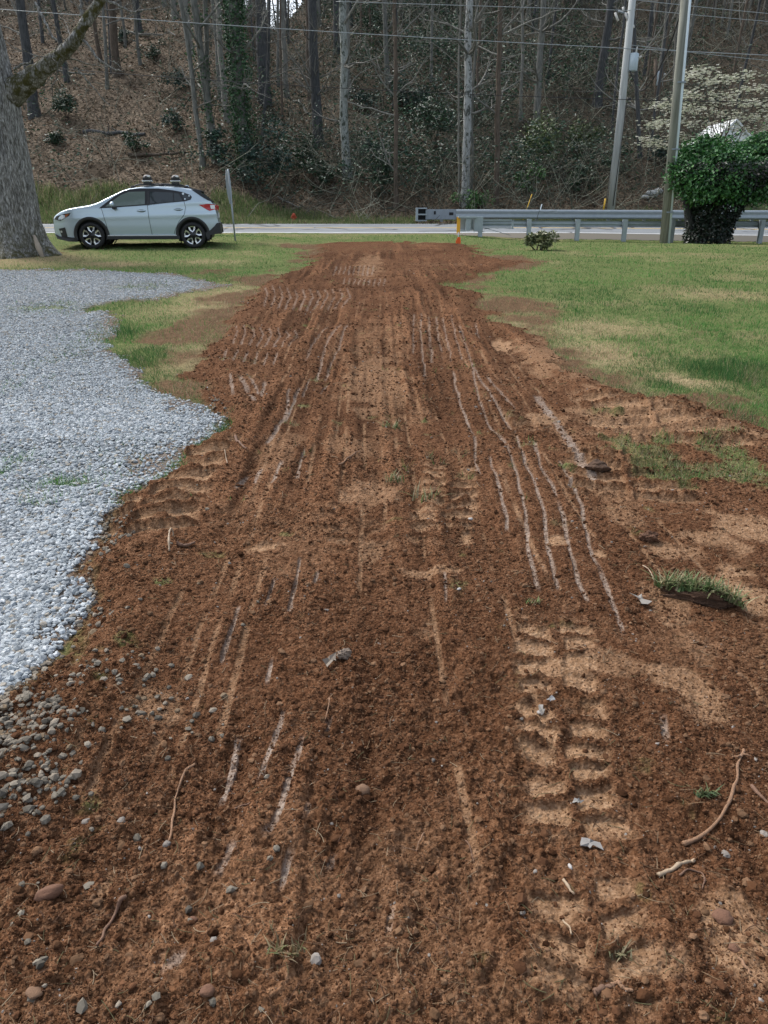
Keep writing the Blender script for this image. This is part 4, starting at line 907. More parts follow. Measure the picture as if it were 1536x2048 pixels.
# ------------------------------------------------------------------ silver hatchback
def build_car():
    CX = -9.13; base = np.array([CX, 22.6, 0.0]); base[2] = float(sz([-6.9], [22.0])[0]) + .012
    t = thing("hatchback_car", "silver crossover hatchback with two roof rack clamps, parked on the grass by the oak", "car", base + np.array([2.23, 0, 0]), R(9))
    n = NT("car_paint"); pnt = n.out((.50, .57, .59), .30, .35, None, .5); n.b.inputs['Coat Weight'].default_value = .8; n.b.inputs['Coat Roughness'].default_value = .06
    fl = n.noise(n.obj(), 900, 1); n.put(n.b.inputs['Base Color'], n.mix(fl, (.40, .505, .575), (.53, .63, .70)))
    blk = simple("black_cladding", (.018, .019, .021), .55, 0, .2, 20); gl = NT("car_glass"); gl = gl.out((.035, .045, .048), .04, 0, None, .6)
    glf = NT("car_glass_painted_daylight"); glf = glf.out((.13, .165, .15), .05, 0, None, .6); trim = NT("window_trim"); trim = trim.out((.012, .013, .014), .3)  # front pane is opaque; daylight seen through the cabin is put into its colour
    chrome = NT("bright_trim"); chrome = chrome.out((.62, .64, .66), .25, .9); tyre = simple("tyre_rubber", (.02, .02, .021), .85, 0, .2, 30)
    redl = NT("lamp_red"); redl = redl.out((.42, .015, .018), .12, 0, None, .6); clr = NT("lamp_clear"); clr = clr.out((.55, .58, .60), .12, .2); amb = NT("lamp_amber"); amb = amb.out((.30, .09, .03), .15)
    OX = -2.23
    top = np.array([(0.0, .60), (.02, .74), (.06, .83), (.12, .88), (.28, .965), (.45, 1.015), (.61, 1.05), (.85, 1.085), (1.05, 1.12), (1.285, 1.19), (1.51, 1.30), (1.90, 1.475), (2.09, 1.535), (2.38, 1.575), (2.87, 1.595), (3.35, 1.58), (3.71, 1.535), (3.93, 1.47), (4.02, 1.415), (4.14, 1.315), (4.26, 1.20), (4.33, 1.10), (4.37, .92), (4.40, .72), (4.42, .62)])
    XF, XR, ZW, RA = 1.005, 3.70, .335, .405
    def zt(x): return np.interp(x, top[:, 0], top[:, 1])
    def plan(x): return .885 * (1 - np.clip((.62 - x) / .62, 0, 1) ** 2.2 * .26) * (1 - np.clip((x - 3.75) / .67, 0, 1) ** 2.2 * .17)
    def zb(x): return 1.03 + (x - 1.4) * .06
    def hw(x, z):
        w = plan(x) - .035 * np.clip((.62 - z) / .3, 0, 1) ** 1.5 - .018 * np.clip((z - .86) / .2, 0, 1) + .012 * np.exp(-((z - .80 - .03 * (x - 2)) / .06) ** 2)
        return w - .44 * np.clip(z - zb(x), 0, None)
    def zl(x):
        s = np.interp(x, [0, .25, .6, 1.4, 3.3, 4.1, 4.42], [.30, .24, .25, .285, .285, .30, .42])
        for c in (XF, XR):
            d = RA * RA - (x - c) ** 2
            if d > 0: s = max(s, ZW + math.sqrt(d))
        return s
    xs = np.unique(np.concatenate([np.linspace(0, 4.42, 90), XF + RA * np.cos(np.linspace(0, np.pi, 25)), XR + RA * np.cos(np.linspace(0, np.pi, 25)), [XF - RA - .001, XF + RA + .001, XR - RA - .001, XR + RA + .001], np.linspace(4.2, 4.42, 14), np.linspace(0, .15, 8)]))
    ns, nt_ = 22, 9; rows = []
    for x in xs:
        T_ = zt(x); E = T_ - (.05 if x < 1.2 else .045 if x < 4 else .03); lo = min(zl(x), E - .02); zz = np.linspace(lo, E, ns); y = hw(x, zz); ye = y[-1]
        a = np.linspace(0, np.pi / 2, nt_)[1:]; ty = ye * np.cos(a); tz = E + (T_ - E) * np.sin(a) ** .75
        rows.append(np.concatenate([np.stack([y * 0 + x, -y, zz], 1), np.stack([ty * 0 + x, -ty, tz], 1)]))
    A = np.array(rows); nr, nc = A.shape[:2]; B = A * np.array([1, -1, 1]); full = np.concatenate([A, B[:, -2::-1]], 1); nc2 = full.shape[1]
    V = full.reshape(-1, 3) + np.array([OX, 0, 0]); F = [(i * nc2 + j, (i + 1) * nc2 + j, (i + 1) * nc2 + j + 1, i * nc2 + j + 1) for i in range(nr - 1) for j in range(nc2 - 1)]
    F += [tuple(range(nc2))[::-1], tuple((nr - 1) * nc2 + j for j in range(nc2))]
    mb = MB(); mb.add(V, F); body = mb.build("body", pnt, t, True)
    def pt(x, z, off): return (x + OX, -(float(hw(x, z)) + off), z)
    def panel(name, poly, mat, off=.006, parent=None, both=True, thick=.012):
        P2 = []; n_ = len(poly)
        for i in range(n_):
            a, b = np.array(poly[i]), np.array(poly[(i + 1) % n_]); k = max(1, int(np.linalg.norm(b - a) / .06))
            P2 += [tuple(a + (b - a) * q / k) for q in range(k)]
        mb = MB(); mb.prism(P2, lambda x, z: pt(x, z, off), lambda x, z: pt(x, z, off - thick)); fo = mb.build(name, mat, parent or t, False)
        if both:
            mb = MB(); mb.prism(P2, lambda x, z: (lambda q: (q[0], -q[1], q[2]))(pt(x, z, off - thick)), lambda x, z: (lambda q: (q[0], -q[1], q[2]))(pt(x, z, off))); mb.build(name, mat, parent or t, False)
        return fo
    Z = lambda a: [((x - 112) / 309.7, (660 - y) / 309.7) for x, y in a]
    surround = panel("window_surround", Z([(508, 346), (560, 308), (640, 252), (715, 212), (770, 197), (850, 190), (1000, 190), (1120, 203), (1200, 217), (1262, 240), (1275, 256), (1262, 278), (1215, 290), (1100, 300), (905, 320), (660, 338)]), trim, .005)
    panel("front_window", Z([(560, 333), (605, 298), (690, 243), (760, 217), (890, 214), (884, 314), (660, 330)]), glf, .009); panel("rear_window", Z([(930, 215), (1118, 222), (1118, 294), (925, 310)]), gl, .009); panel("quarter_window", Z([(1127, 224), (1166, 230), (1197, 286), (1127, 292)]), gl, .009)
    qp = panel("rear_quarter_window", Z([(1184, 226), (1230, 238), (1262, 253), (1250, 273), (1216, 282)]), gl, .009)
    mb = MB()
    for x, y, r in ((1203, 230, .03), (1252, 247, .02), (1216, 272, .022)):
        c = Z([(x, y)])[0]; mb.prism([(c[0] + r * math.cos(a), c[1] + r * math.sin(a)) for a in np.arange(8) * .785], lambda x, z: pt(x, z, .012), lambda x, z: pt(x, z, .008))
    mb.build("sticker", simple("sticker_white", (.6, .68, .72), .6), qp)
    for q in ([(906, 212), (924, 212), (922, 320), (900, 322)],): panel("door_pillar", Z(q), blk, .010)
    # windscreen and tailgate glass across the car
    def cross(name, x0, x1, w, mat, off=.008, xo=0):
        mb = MB(); k = 10; X = np.linspace(x0, x1, k); 
        for sgn in (0,):
            rowsP = []
            for x in X:
                ye = float(hw(x, zt(x) - .045)) * w; yy = np.linspace(-ye, ye, 13); E = zt(x) - .045; yn = np.abs(yy) / (float(hw(x, E)))
                z = E + .045 * np.sin(np.arccos(np.clip(yn, 0, 1))) ** .75 + off; rowsP.append(np.stack([yy * 0 + x + OX + xo, yy, z], 1))
            V = np.concatenate(rowsP); mb.add(V, [(i * 13 + j, (i + 1) * 13 + j, (i + 1) * 13 + j + 1, i * 13 + j + 1) for i in range(k - 1) for j in range(12)])
        return mb.build(name, mat, t, True)
    cross("windscreen", 1.30, 2.02, .93, gl); cross("tailgate_window", 3.97, 4.285, .97, gl, .010, .006)
    # side wrap of the tailgate glass and roof spoiler
    panel("tailgate_trim", Z([(1272, 196), (1335, 208), (1440, 292), (1405, 282), (1350, 250)]), trim, .007)
    mb = MB(); mb.prism([(3.70, 1.545), (3.98, 1.485), (4.05, 1.455), (3.98, 1.435), (3.75, 1.50)], lambda x, z: (x + OX, -.58, z), lambda x, z: (x + OX, .58, z)); mb.build("roof_spoiler", blk, t, False, None, .01)
    # door seams and crease
    def seam(name, pl, w=.006, mat=trim):
        mb = MB(); pl = Z(pl); s = np.linspace(0, len(pl) - 1, 8 * len(pl)); x = np.interp(s, np.arange(len(pl)), [p[0] for p in pl]); z = np.interp(s, np.arange(len(pl)), [p[1] for p in pl])
        for sg in (1, -1): mb.tube([(a[0], a[1] * sg, a[2]) for a in (pt(xx, z_, .0) for xx, z_ in zip(x, z))], w, 5)
        return mb.build(name, mat, t, True)
    seam("door_seam", [(528, 346), (536, 385), (552, 470), (566, 556)]); seam("door_seam", [(903, 322), (906, 430), (916, 552)]); seam("door_seam", [(1207, 292), (1216, 340), (1200, 395), (1150, 450), (1110, 520), (1100, 548)])
    # sill, arches, bumpers
    sill = MB()
    for sg in (1, -1):
        sill.box((2.36 + OX, sg * -.852, .262), (1.95, .09, .085)); 
    sill.build("sill", blk, t, False, None, .015)
    st = MB()
    for sg in (1, -1): st.box((2.34 + OX, sg * -.877, .322), (1.84, .03, .022))
    st.build("sill_strip", chrome, t, False, None, .004)
    for c in (XF, XR):
        for sg in (1, -1):
            mb = MB()
            a = np.linspace(-.42, np.pi + .42, 40) if c == XR else np.linspace(-.42, np.pi + .42, 40); ri, ro = .385, .468
            VV = []; 
            for q in a:
                for r_, off in ((ri, -.06), (ri, .016), (ro - .012, .016), (ro, .002)):
                    x = c + r_ * math.cos(q); z = ZW + r_ * math.sin(q) * 1.0; z = max(z, .22); xx = min(max(x, .02), 4.40); y = float(hw(xx, max(z, .45))) + off; VV.append((x + OX, -sg * y, z))
            FF = [(i * 4 + j, i * 4 + j + 1, i * 4 + j + 5, i * 4 + j + 4) for i in range(39) for j in range(3)]; mb.add(VV, FF if sg == 1 else [f[::-1] for f in FF])
            mb.build("wheel_arch", blk, t, True)
        for sg in (1, -1):
            mb = MB(); V, F = tube([(c + OX, -sg * .83, ZW), (c + OX, -sg * .60, ZW)], .40, 24); mb.add(V, F); mb.prism([(c + OX + .42 * math.cos(a), ZW + .42 * math.sin(a)) for a in np.linspace(0, np.pi, 20)] + [(c + OX - .42, .16), (c + OX + .42, .16)], lambda x, z: (x, -sg * .60, z), lambda x, z: (x, -sg * .55, z)); mb.build("wheel_well", blk, t, False)
    fb = MB(); fb.prism(Z([(116, 548), (150, 565), (222, 570), (300, 578), (302, 608), (230, 606), (130, 585)]), lambda x, z: (x + OX, -float(plan(max(x, 0))) - .004, z), lambda x, z: (x + OX, float(plan(max(x, 0))) + .004, z)); fb.build("front_lip", blk, t)
    fg = panel("fog_lamp_surround", Z([(156, 505), (214, 494), (222, 578), (176, 582)]), blk, .008); panel("fog_lamp", [(.205 + .03 * math.cos(a), .425 + .03 * math.sin(a)) for a in np.arange(10) * .628], clr, .014, fg)
    g = MB(); g.box((.005 + OX, 0, .66), (.05, 1.1, .20)); g.build("front_grille", trim, t, False, None, .02)
    rb = MB(); rp = Z([(1362, 540), (1400, 524), (1440, 490), (1465, 462), (1490, 462), (1497, 545), (1400, 560), (1385, 588), (1368, 575)])
    for sg in (1, -1): rb.prism(rp if sg == 1 else rp[::-1], lambda x, z: (x + OX, -sg * (float(hw(min(x, 4.40), max(z, .5))) + .012), z), lambda x, z: (x + OX, -sg * .5, z))
    rb.box((4.40 + OX, 0, .48), (.10, 1.04, .26)); rb.build("rear_bumper", blk, t, False)
    # lamps
    hl = panel("headlight", Z([(128, 432), (150, 408), (215, 390), (278, 382), (262, 404), (215, 430), (182, 444)]), trim, .008); panel("headlight_lens", Z([(185, 408), (214, 396), (222, 416), (196, 436)]), clr, .012, hl); panel("side_marker", Z([(228, 396), (268, 388), (252, 404), (228, 418)]), amb, .012, hl)
    tl = panel("tail_light", Z([(1328, 318), (1400, 310), (1458, 314), (1462, 352), (1415, 366), (1388, 354)]), redl, .010); panel("tail_light_lens", Z([(1420, 320), (1457, 318), (1460, 348), (1425, 350)]), clr, .014, tl)
    for sg in (1, -1):
        mb = MB(); mb.box((4.36 + OX, sg * -.60, 1.03), (.05, .30, .13), Matrix.Rotation(.15, 3, 'Y')); mb.build("tail_light_rear", redl, t, False, None, .01)
    pl_ = MB(); pl_.box((4.405 + OX, 0, .84), (.02, .36, .13)); pl_.build("number_plate", simple("plate_white", (.6, .6, .6), .5), t)
    # handles, mirrors
    for hx, hy in ((850, 366), (1155, 354)):
        c = Z([(hx, hy)])[0]; mb = MB(); 
        for sg in (1, -1):
            y = float(hw(*c)); mb.tube([(c[0] - .11 + OX, -sg * (y - .005), c[1]), (c[0] - .08 + OX, -sg * (y + .025), c[1]), (c[0] + .08 + OX, -sg * (y + .025), c[1] + .004), (c[0] + .11 + OX, -sg * (y - .005), c[1] + .004)], [.014, .018, .018, .014], 8)
        d = mb.build("door_handle", pnt, t, True); mb = MB()
        for sg in (1, -1): mb.prism([(c[0] + .115 * math.cos(a), c[1] + .034 * math.sin(a)) for a in np.arange(14) * .4488], lambda x, z: (x + OX, -sg * (float(hw(x, z)) + .005), z), lambda x, z: (x + OX, -sg * (float(hw(x, z)) - .005), z))
        mb.build("handle_recess", trim, d)
    for sg in (1, -1):
        c = Z([(628, 322)])[0]; y = -sg * (float(hw(*c)) + .13); V = I2V * np.array([.075, .11, .075]); V[:, 0] *= np.where(V[:, 0] > 0, .6, 1); mb = MB(); mb.add(V + np.array([c[0] + OX, y, c[1] + .02]), I2F); m_ = mb.build("wing_mirror", pnt, t, True)
        mb = MB(); mb.box((c[0] + OX + .035, y, c[1] - .065), (.10, .17, .07)); mb.tube([(c[0] + OX, y + sg * .03, c[1] - .06), (c[0] + OX + .01, -sg * (float(hw(*c)) - .02), c[1] - .10)], .03, 6); mb.build("mirror_base", blk, m_, False, None, .02)
    # roof rails and the two clamp racks
    for sg in (1, -1):
        mb = MB(); X = np.linspace(2.12, 3.72, 24); Zr = np.array([zt(x) for x in X]) + .052 * np.clip(np.sin(np.pi * (X - 2.12) / 1.6) * 3.0, 0, 1) - .012; mb.tube([(x + OX, -sg * .575, z) for x, z in zip(X, Zr)], .020, 8)
        for x in (2.2, 2.95, 3.6): mb.box((x + OX, -sg * .575, zt(x) - .0), (.12, .04, .08))
        mb.build("roof_rail", blk, t, True)
    for px in (912, 1145):
        x = (px - 112) / 309.7 + OX; zr = 1.62; r = MB(); r.box((x, 0, zr + .02), (.10, 1.30, .035)); rk = r.build("roof_rack_bar", blk, t, False, None, .008)
        for sg in (1,):
            mb = MB(); mb.box((x, -sg * .56, zr + .035), (.20, .12, .06)); mb.box((x, -sg * .50, zr + .135), (.22, .26, .055)); V = I2V * np.array([.115, .15, .085]); V[:, 2] = np.maximum(V[:, 2], -.02); mb.add(V + np.array([x, -sg * .50, zr + .165]), I2F); cl = mb.build("rack_clamp", blk, rk, False)
            mb = MB(); mb.box((x, -sg * .52, zr + .088), (.275, .22, .032)); mb.box((x + .05, -sg * .60, zr + .20), (.09, .06, .05)); mb.build("clamp_pad", chrome, rk, False, None, .01)
    an = MB(); an.prism([(3.50, 1.555), (3.66, 1.54), (3.62, 1.62), (3.56, 1.628)], lambda x, z: (x + OX, -.03, z), lambda x, z: (x + OX, .03, z)); an.build("roof_antenna", pnt, t, False, None, .008)
    # wheels
    def wheel(c, sg):
        y0 = -sg * .79; mb = MB(); prof = [(.236, -.06), (.242, -.10), (.30, -.105), (.325, -.085), (.337, -.05), (.337, .05), (.325, .085), (.30, .10), (.242, .10), (.236, .06)]; k = 40
        V = [(c + OX + r * math.cos(a), y0 + sg * yy, ZW - .012 + r * math.sin(a)) for a in np.arange(k) * 2 * np.pi / k for r, yy in prof]; m_ = len(prof); F = [(i * m_ + j, i * m_ + j + 1, ((i + 1) % k) * m_ + j + 1, ((i + 1) % k) * m_ + j) for i in range(k) for j in range(m_ - 1)]
        wr = thing("wheel", None, None, (0, 0, 0)); wr.parent = t; mb.add(V, F); mb.build("tyre", tyre, wr, True)
        zc = ZW - .012; mb = MB(); V, F = tube([(c + OX, y0 + sg * .05, zc), (c + OX, y0 - sg * .045, zc)], .237, 30); mb.add(V, F); mb.f.append([mb.n - 30 + i for i in range(30)]); mb.f.append([mb.n - 60 + i for i in range(30)]); mb.build("rim", trim, wr, True)
        mb = MB()
        for q in range(5):
            a = q * 2 * np.pi / 5 + .31 + (.1 if c > 2 else 0); ca, sa = math.cos(a), math.sin(a)
            loop = [(.075, 0), (.14, .075), (.222, .098), (.240, 0), (.222, -.098), (.14, -.075)]
            o = [(r * ca - w_ * sa, r * sa + w_ * ca) for r, w_ in loop]; inn = [((r * .70 + .050) * ca - w_ * .50 * sa, (r * .70 + .050) * sa + w_ * .50 * ca) for r, w_ in loop]
            nl = len(loop); V = [(c + OX + x, y0 - sg * (.075), zc + z) for x, z in o] + [(c + OX + x, y0 - sg * (.07), zc + z) for x, z in inn] + [(c + OX + x, y0 - sg * .04, zc + z) for x, z in o] + [(c + OX + x, y0 - sg * .04, zc + z) for x, z in inn]
            F = []
            for i in range(nl):
                j = (i + 1) % nl; F += [(i, j, nl + j, nl + i), (i, 2 * nl + i, 2 * nl + j, j), (nl + i, nl + j, 3 * nl + j, 3 * nl + i)]
            mb.add(V, F)
        mb.build("rim_spokes", chrome, wr, False)
        mb = MB(); mb.tube([(c + OX, y0 - sg * .03, zc), (c + OX, y0 - sg * .078, zc)], .032, 12); mb.build("hub_cap", blk, wr, True)
    for c in (XF, XR):
        for sg in (1, -1): wheel(c, sg)
    un = MB(); un.box((2.25 + OX, 0, .34), (3.9, 1.3, .18)); un.build("underbody", blk, t)
build_car()

# ------------------------------------------------------------------ road sign seen from the side
galv = NT("galvanised_steel"); _f = galv.noise(galv.obj(), 5, 4, .6); galv = galv.out(galv.mix(_f, (.24, .285, .305), (.38, .425, .445)), .55, .35)
galvd = NT("weathered_steel"); _f = galvd.noise(galvd.obj(), 4, 4, .6); galvd = galvd.out(galvd.mix(_f, (.17, .20, .23), (.30, .34, .37)), .6, .3)
def build_sign():
    b = g1(471, 477); b[1] = 24.0; b = np.array([P(471, 477, 24.0)[0], 24.0, float(gz(P(471, 477, 24.0)[0], 24.0))]); k = depth(b) / FPX
    t = thing("road_sign", "octagonal road sign seen edge on, its post leaning left behind the car", "sign", b)
    topp = P(456, 338, 24.0) - b; mb = MB(); mb.tube([(0, 0, -.3), tuple(topp)], .028, 6); post = mb.build("post", galv, t, True)
    c = topp * .74 + np.array([0, -.035, 0]); c = P(460.5, 374, 24.0) - b; R_ = .50; ang = R(2); pl = []
    for i in range(8):
        a = math.pi / 8 + i * math.pi / 4; pl.append((R_ * math.cos(a), R_ * math.sin(a)))
    ax = np.array([math.sin(ang), -math.cos(ang), 0]); upv = topp / np.linalg.norm(topp); nrm = np.cross(ax, upv)
    mb = MB(); mb.prism(pl, lambda x, z: tuple(c + ax * x + upv * z + nrm * .045), lambda x, z: tuple(c + ax * x + upv * z + nrm * .04)); mb.build("sign_plate", galv, t)
build_sign()

# ------------------------------------------------------------------ guardrails
def wbeam(x0, x1, y, zf, face, name, parent, mat, hgt=.31):
    """W-profile rail running along x; face = -1 towards the camera, +1 towards the road"""
    pr = [(0, .155), (.03, .150), (.075, .105), (.08, .085), (.03, .03), (.02, 0), (.03, -.03), (.08, -.085), (.075, -.105), (.03, -.150), (0, -.155)]
    pr = [(d, h * hgt / .31) for d, h in pr]
    xs = np.linspace(x0, x1, max(2, int((x1 - x0) / .95)) + 1); V = []; 
    for th in (0, .006):
        V += [[(x, y + face * (d - th), zf(x) + h) for d, h in pr] for x in xs]
    V = np.array(V).reshape(-1, 3); n = len(pr); m = len(xs); o = n * m; F = []
    for i in range(m - 1):
        for j in range(n - 1): F += [(i * n + j, (i + 1) * n + j, (i + 1) * n + j + 1, i * n + j + 1), (o + i * n + j, o + i * n + j + 1, o + (i + 1) * n + j + 1, o + (i + 1) * n + j)]
        F += [(i * n, o + i * n, o + (i + 1) * n, (i + 1) * n), (i * n + n - 1, (i + 1) * n + n - 1, o + (i + 1) * n + n - 1, o + i * n + n - 1)]
    mb = MB(); mb.add(V, F); return mb.build(name, mat, parent, True)
def near_rail():
    Y = 32.3; X0 = float(P(949, 447, Y)[0]); S = 1.905
    def zf(x): return float(np.interp(x, [X0, 4.6, 18, 40], [P(949, 447, Y)[2], P(949, 447, Y)[2], P(1530, 449, Y)[2], P(1530, 449, Y)[2] - .25]))
    t = thing("guardrail", "near roadside guardrail of grey steel on posts at the lawn's edge", "guardrail", (X0, Y, float(gz(X0, Y))))
    O = np.array(t.location)
    wb = wbeam(.25, 24, .17, lambda x: zf(x + X0) - O[2], 1, "rail", t, galv, .25)
    px = [960, 1057, 1154, 1248, 1343, 1433, 1521]; xs = [float(P(u, 470, Y)[0]) for u in px]; xs += [xs[-1] + S * i for i in range(1, 6)]
    for x in xs:
        g = float(gz(x, Y)); h = zf(x) + .17
        mb = MB(); mb.box((x - X0, -.0, (g - .4 + h) / 2 - O[2]), (.012, .15, h - g + .4)); mb.box((x - X0, -.077, (g - .4 + h) / 2 - O[2]), (.16, .012, h - g + .4)); mb.box((x - X0, .077, (g - .4 + h) / 2 - O[2]), (.16, .012, h - g + .4)); mb.build("post", galv, t)
        mb = MB(); mb.box((x - X0 - .01, .125, zf(x) - O[2]), (.14, .10, .34)); mb.build("offset_block", galvd, t)
    # impact head of the terminal with its hollow chute
    hd = MB(); zc = zf(X0) - O[2]; a = float(P(918, 450, Y)[0]) - X0; 
    hd.box((.16, .10, zc - .02), (.36, .40, .56)); hd.box((a / 2, -.05, zc + .24), (abs(a) + .1, .34, .07)); hd.box((a / 2, .22, zc - .0), (abs(a), .02, .50)); hd.box((a * .42, -.08, zc - .05), (.20, .16, .46)); hd.box((a * .8, .05, zc - .27), (.3, .3, .05))
    h = hd.build("terminal_head", galv, t, False, None, .006)
    mb = MB(); mb.box((.86, -.04, zc + .13), (1.4, .05, .045)); mb.box((1.55, -.04, zc - .03), (.07, .05, .36)); mb.box((.86, .0, zc - .16), (1.3, .04, .04)); mb.build("anchor_bracket", galv, t)
    mb = MB(); mb.tube([(.35, .05, zc - .15), (1.5, .05, O[2] * 0 + .05)], .012, 6); mb.build("anchor_cable", galvd, t, True)
    yl = simple("marker_yellow", (.75, .36, .02), .5, 0, .1); mb = MB(); mb.box((a - .03, -.10, zc - .06), (.14, .03, .62)); mb.build("object_marker", yl, t)
near_rail()
def far_rail():
    Y = 42.1; X0 = float(P(912, 428, Y)[0]); top = P(912, 428, Y)[2]
    t = thing("guardrail", "far guardrail across the road with a flared open end section", "guardrail", (X0, Y, float(hill(X0, Y))))
    O = np.array(t.location); zf = lambda x: float(np.interp(x, [0, 14, 40], [top - O[2], P(1500, 430, Y)[2] - O[2], P(1500, 430, Y)[2] - O[2]]))
    wbeam(0, 40, 0, zf, -1, "rail", t, galv, .46)
    for i in range(20):
        x = .5 + i * 1.905; g = float(hill(x + X0, Y + .25)) - O[2]; mb = MB(); mb.box((x, .18, (g - .4 + zf(x) + .15) / 2), (.15, .15, zf(x) + .15 - g + .4)); mb.build("post", galvd, t)
    a = float(P(832, 428, Y)[0]) - X0; mb = MB(); zc = zf(0) - .02
    mb.box((a * .38, .0, zc), (abs(a) * .76, .05, .50)); o = mb.build("end_section", galvd, t, False, None, .01)
    mb = MB(); mb.box((a * .98, -.03, zc), (.12, .30, .66)); mb.box((a * .86, -.02, zc + .30), (abs(a) * .26, .24, .06)); mb.box((a * .86, -.02, zc - .30), (abs(a) * .26, .24, .06)); mb.box((a * .86, -.02, zc), (abs(a) * .26, .24, .07)); mb.build("end_mouth", galv, o)
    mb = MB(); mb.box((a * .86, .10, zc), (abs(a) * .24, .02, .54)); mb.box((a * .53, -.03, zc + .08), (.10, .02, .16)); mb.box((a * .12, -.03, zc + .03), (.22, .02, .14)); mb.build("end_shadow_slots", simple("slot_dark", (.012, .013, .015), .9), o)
    for x in (a * .9, a * .35):
        mb = MB(); g = float(hill(x + X0, Y + .3)) - O[2]; mb.box((x, .2, (g - .3 + zc) / 2), (.15, .15, zc - g + .3)); mb.build("post", galvd, t)
far_rail()

# ------------------------------------------------------------------ utility poles and lines
wood_g = bark_mat("pole_grey_wood", (.30, .31, .30), (.50, .52, .51), None, 5, .05, .2); wood_b = bark_mat("pole_brown_wood", (.12, .125, .10), (.27, .27, .235), None, 5, .05, .3)
steelp = simple("transformer_paint", (.42, .50, .54), .45, 0, .12, 4); pvc = simple("conduit_plastic", (.58, .66, .69), .45, 0, .08); ins = simple("insulator_porcelain", (.62, .60, .56), .3, 0, .1); wirem = simple("cable_black", (.012, .012, .013), .6)
wirel = simple("wire_aluminium", (.30, .33, .34), .45); ylw = simple("guy_guard_yellow", (.70, .42, .03), .5)
def transformer(parent, c, s=1.0):
    mb = MB(); mb.tube([c + np.array([0, 0, -.42 * s]), c + np.array([0, 0, -.40 * s]), c + np.array([0, 0, .36 * s]), c + np.array([0, 0, .40 * s])], [.20 * s, .235 * s, .235 * s, .18 * s], 16); tr_ = mb.build("transformer", steelp, parent, True)
    mb = MB(); mb.tube([c + np.array([.05, -.1, .38 * s]), c + np.array([.08, -.12, .68 * s])], [.05 * s, .03 * s], 8); mb.tube([c + np.array([.22, -.1, .2 * s]), c + np.array([.36, -.12, .24 * s])], .04 * s, 6); mb.build("bushing", ins, tr_, True); return tr_
YP = 45.0
def far_pole():
    b = h1(1222, 418); b = np.array([P(1222, 418, YP)[0], YP, 0]); b[2] = float(hill(b[0], YP)); a = P(1222, 418, YP); tp = P(1268, -30, YP); d = (tp - a) / np.linalg.norm(tp - a); H = 14.5; o = a - b
    t = thing("utility_pole", "pale grey utility pole across the road with a transformer can", "utility pole", b)
    mb = MB(); mb.tube([o - d * .8, o + d * H], [.215, .165], 14); mb.build("pole", wood_g, t, True, usecol=True)
    transformer(t, P(1267, 124, YP - .1) - b)
    at = lambda u, v, y=YP: P(u, v, y) - b
    mb = MB(); mb.tube([at(1236, 22), at(1262, 30), at(1270, 20)], .045, 6); mb.build("cutout_arm", galvd, t, True)
    for u, v in ((1233, 33), (1253, 33)):
        mb = MB(); mb.tube([at(u - 3, v - 8), at(u + 3, v + 9)], .06, 8); mb.build("fuse_cutout", ins, t, True)
    mb = MB(); mb.tube([at(1246, 14), at(1247, 22)], .06, 8); mb.tube([at(1266, 50), at(1267, 56)], .06, 8); mb.build("insulator", ins, t, True)
    mb = MB(); mb.tube([at(1256, 198), at(1262, 198)], .07, 6); mb.build("cable_clamp", wirem, t, True)
    mb = MB(); mb.tube([at(1242, 190, YP - .3), at(1232, 260, YP - .3), at(1214, 398, YP - .35)], .012, 5); g = mb.build("guy_wire", wirel, t, True)
    mb = MB(); mb.tube([at(1211, 397, YP - .35), at(1207, 420, YP - .35)], .045, 8); mb.build("guy_guard", ylw, g, True)
    mb = MB(); mb.tube([at(1253, 205, YP - .22), at(1238, 320, YP - .23), at(1226, 412, YP - .24)], .02, 5); mb.build("ground_wire", wirem, t, True)
far_pole()
def near_pole():
    Y = 31.0; a = P(1327, 490, Y); b = a.copy(); b[2] = float(gz(a[0], Y)); o = a - b; tp = P(1372, -30, Y); d = (tp - a) / np.linalg.norm(tp - a); H = 11.5
    t = thing("utility_pole", "weathered brown utility pole with a white conduit, standing in front of the guardrail", "utility pole", b)
    mb = MB(); mb.tube([o - d * .8, o + d * H], [.165, .125], 14); mb.build("pole", wood_b, t, True, usecol=True)
    mb = MB(); mb.tube([o + np.array([.185, -.08, -.5]), o + d * H * .9 + np.array([.155, -.08, 0])], .05, 10); mb.build("conduit", pvc, t, True)
    mb = MB()
    for k in (1.2, 3.4, 5.6): mb.box(tuple(o + d * k + np.array([.10, -.10, 0])), (.30, .12, .05))
    mb.build("conduit_strap", galvd, t)
near_pole()
def distant_pole():
    Y = 62.0; b = np.array([P(1307, 330, Y)[0], Y, 0]); b[2] = float(hill(b[0], Y)); at = lambda u, v: P(u, v, Y) - b
    t = thing("utility_pole", "distant utility pole with a small transformer, seen between the two nearer poles", "utility pole", b)
    mb = MB(); mb.tube([(0, 0, -.6), at(1311, 118)], [.16, .12], 10); mb.build("pole", BK['brown'], t, True, usecol=True); transformer(t, at(1319, 157), 1.15)
distant_pole()
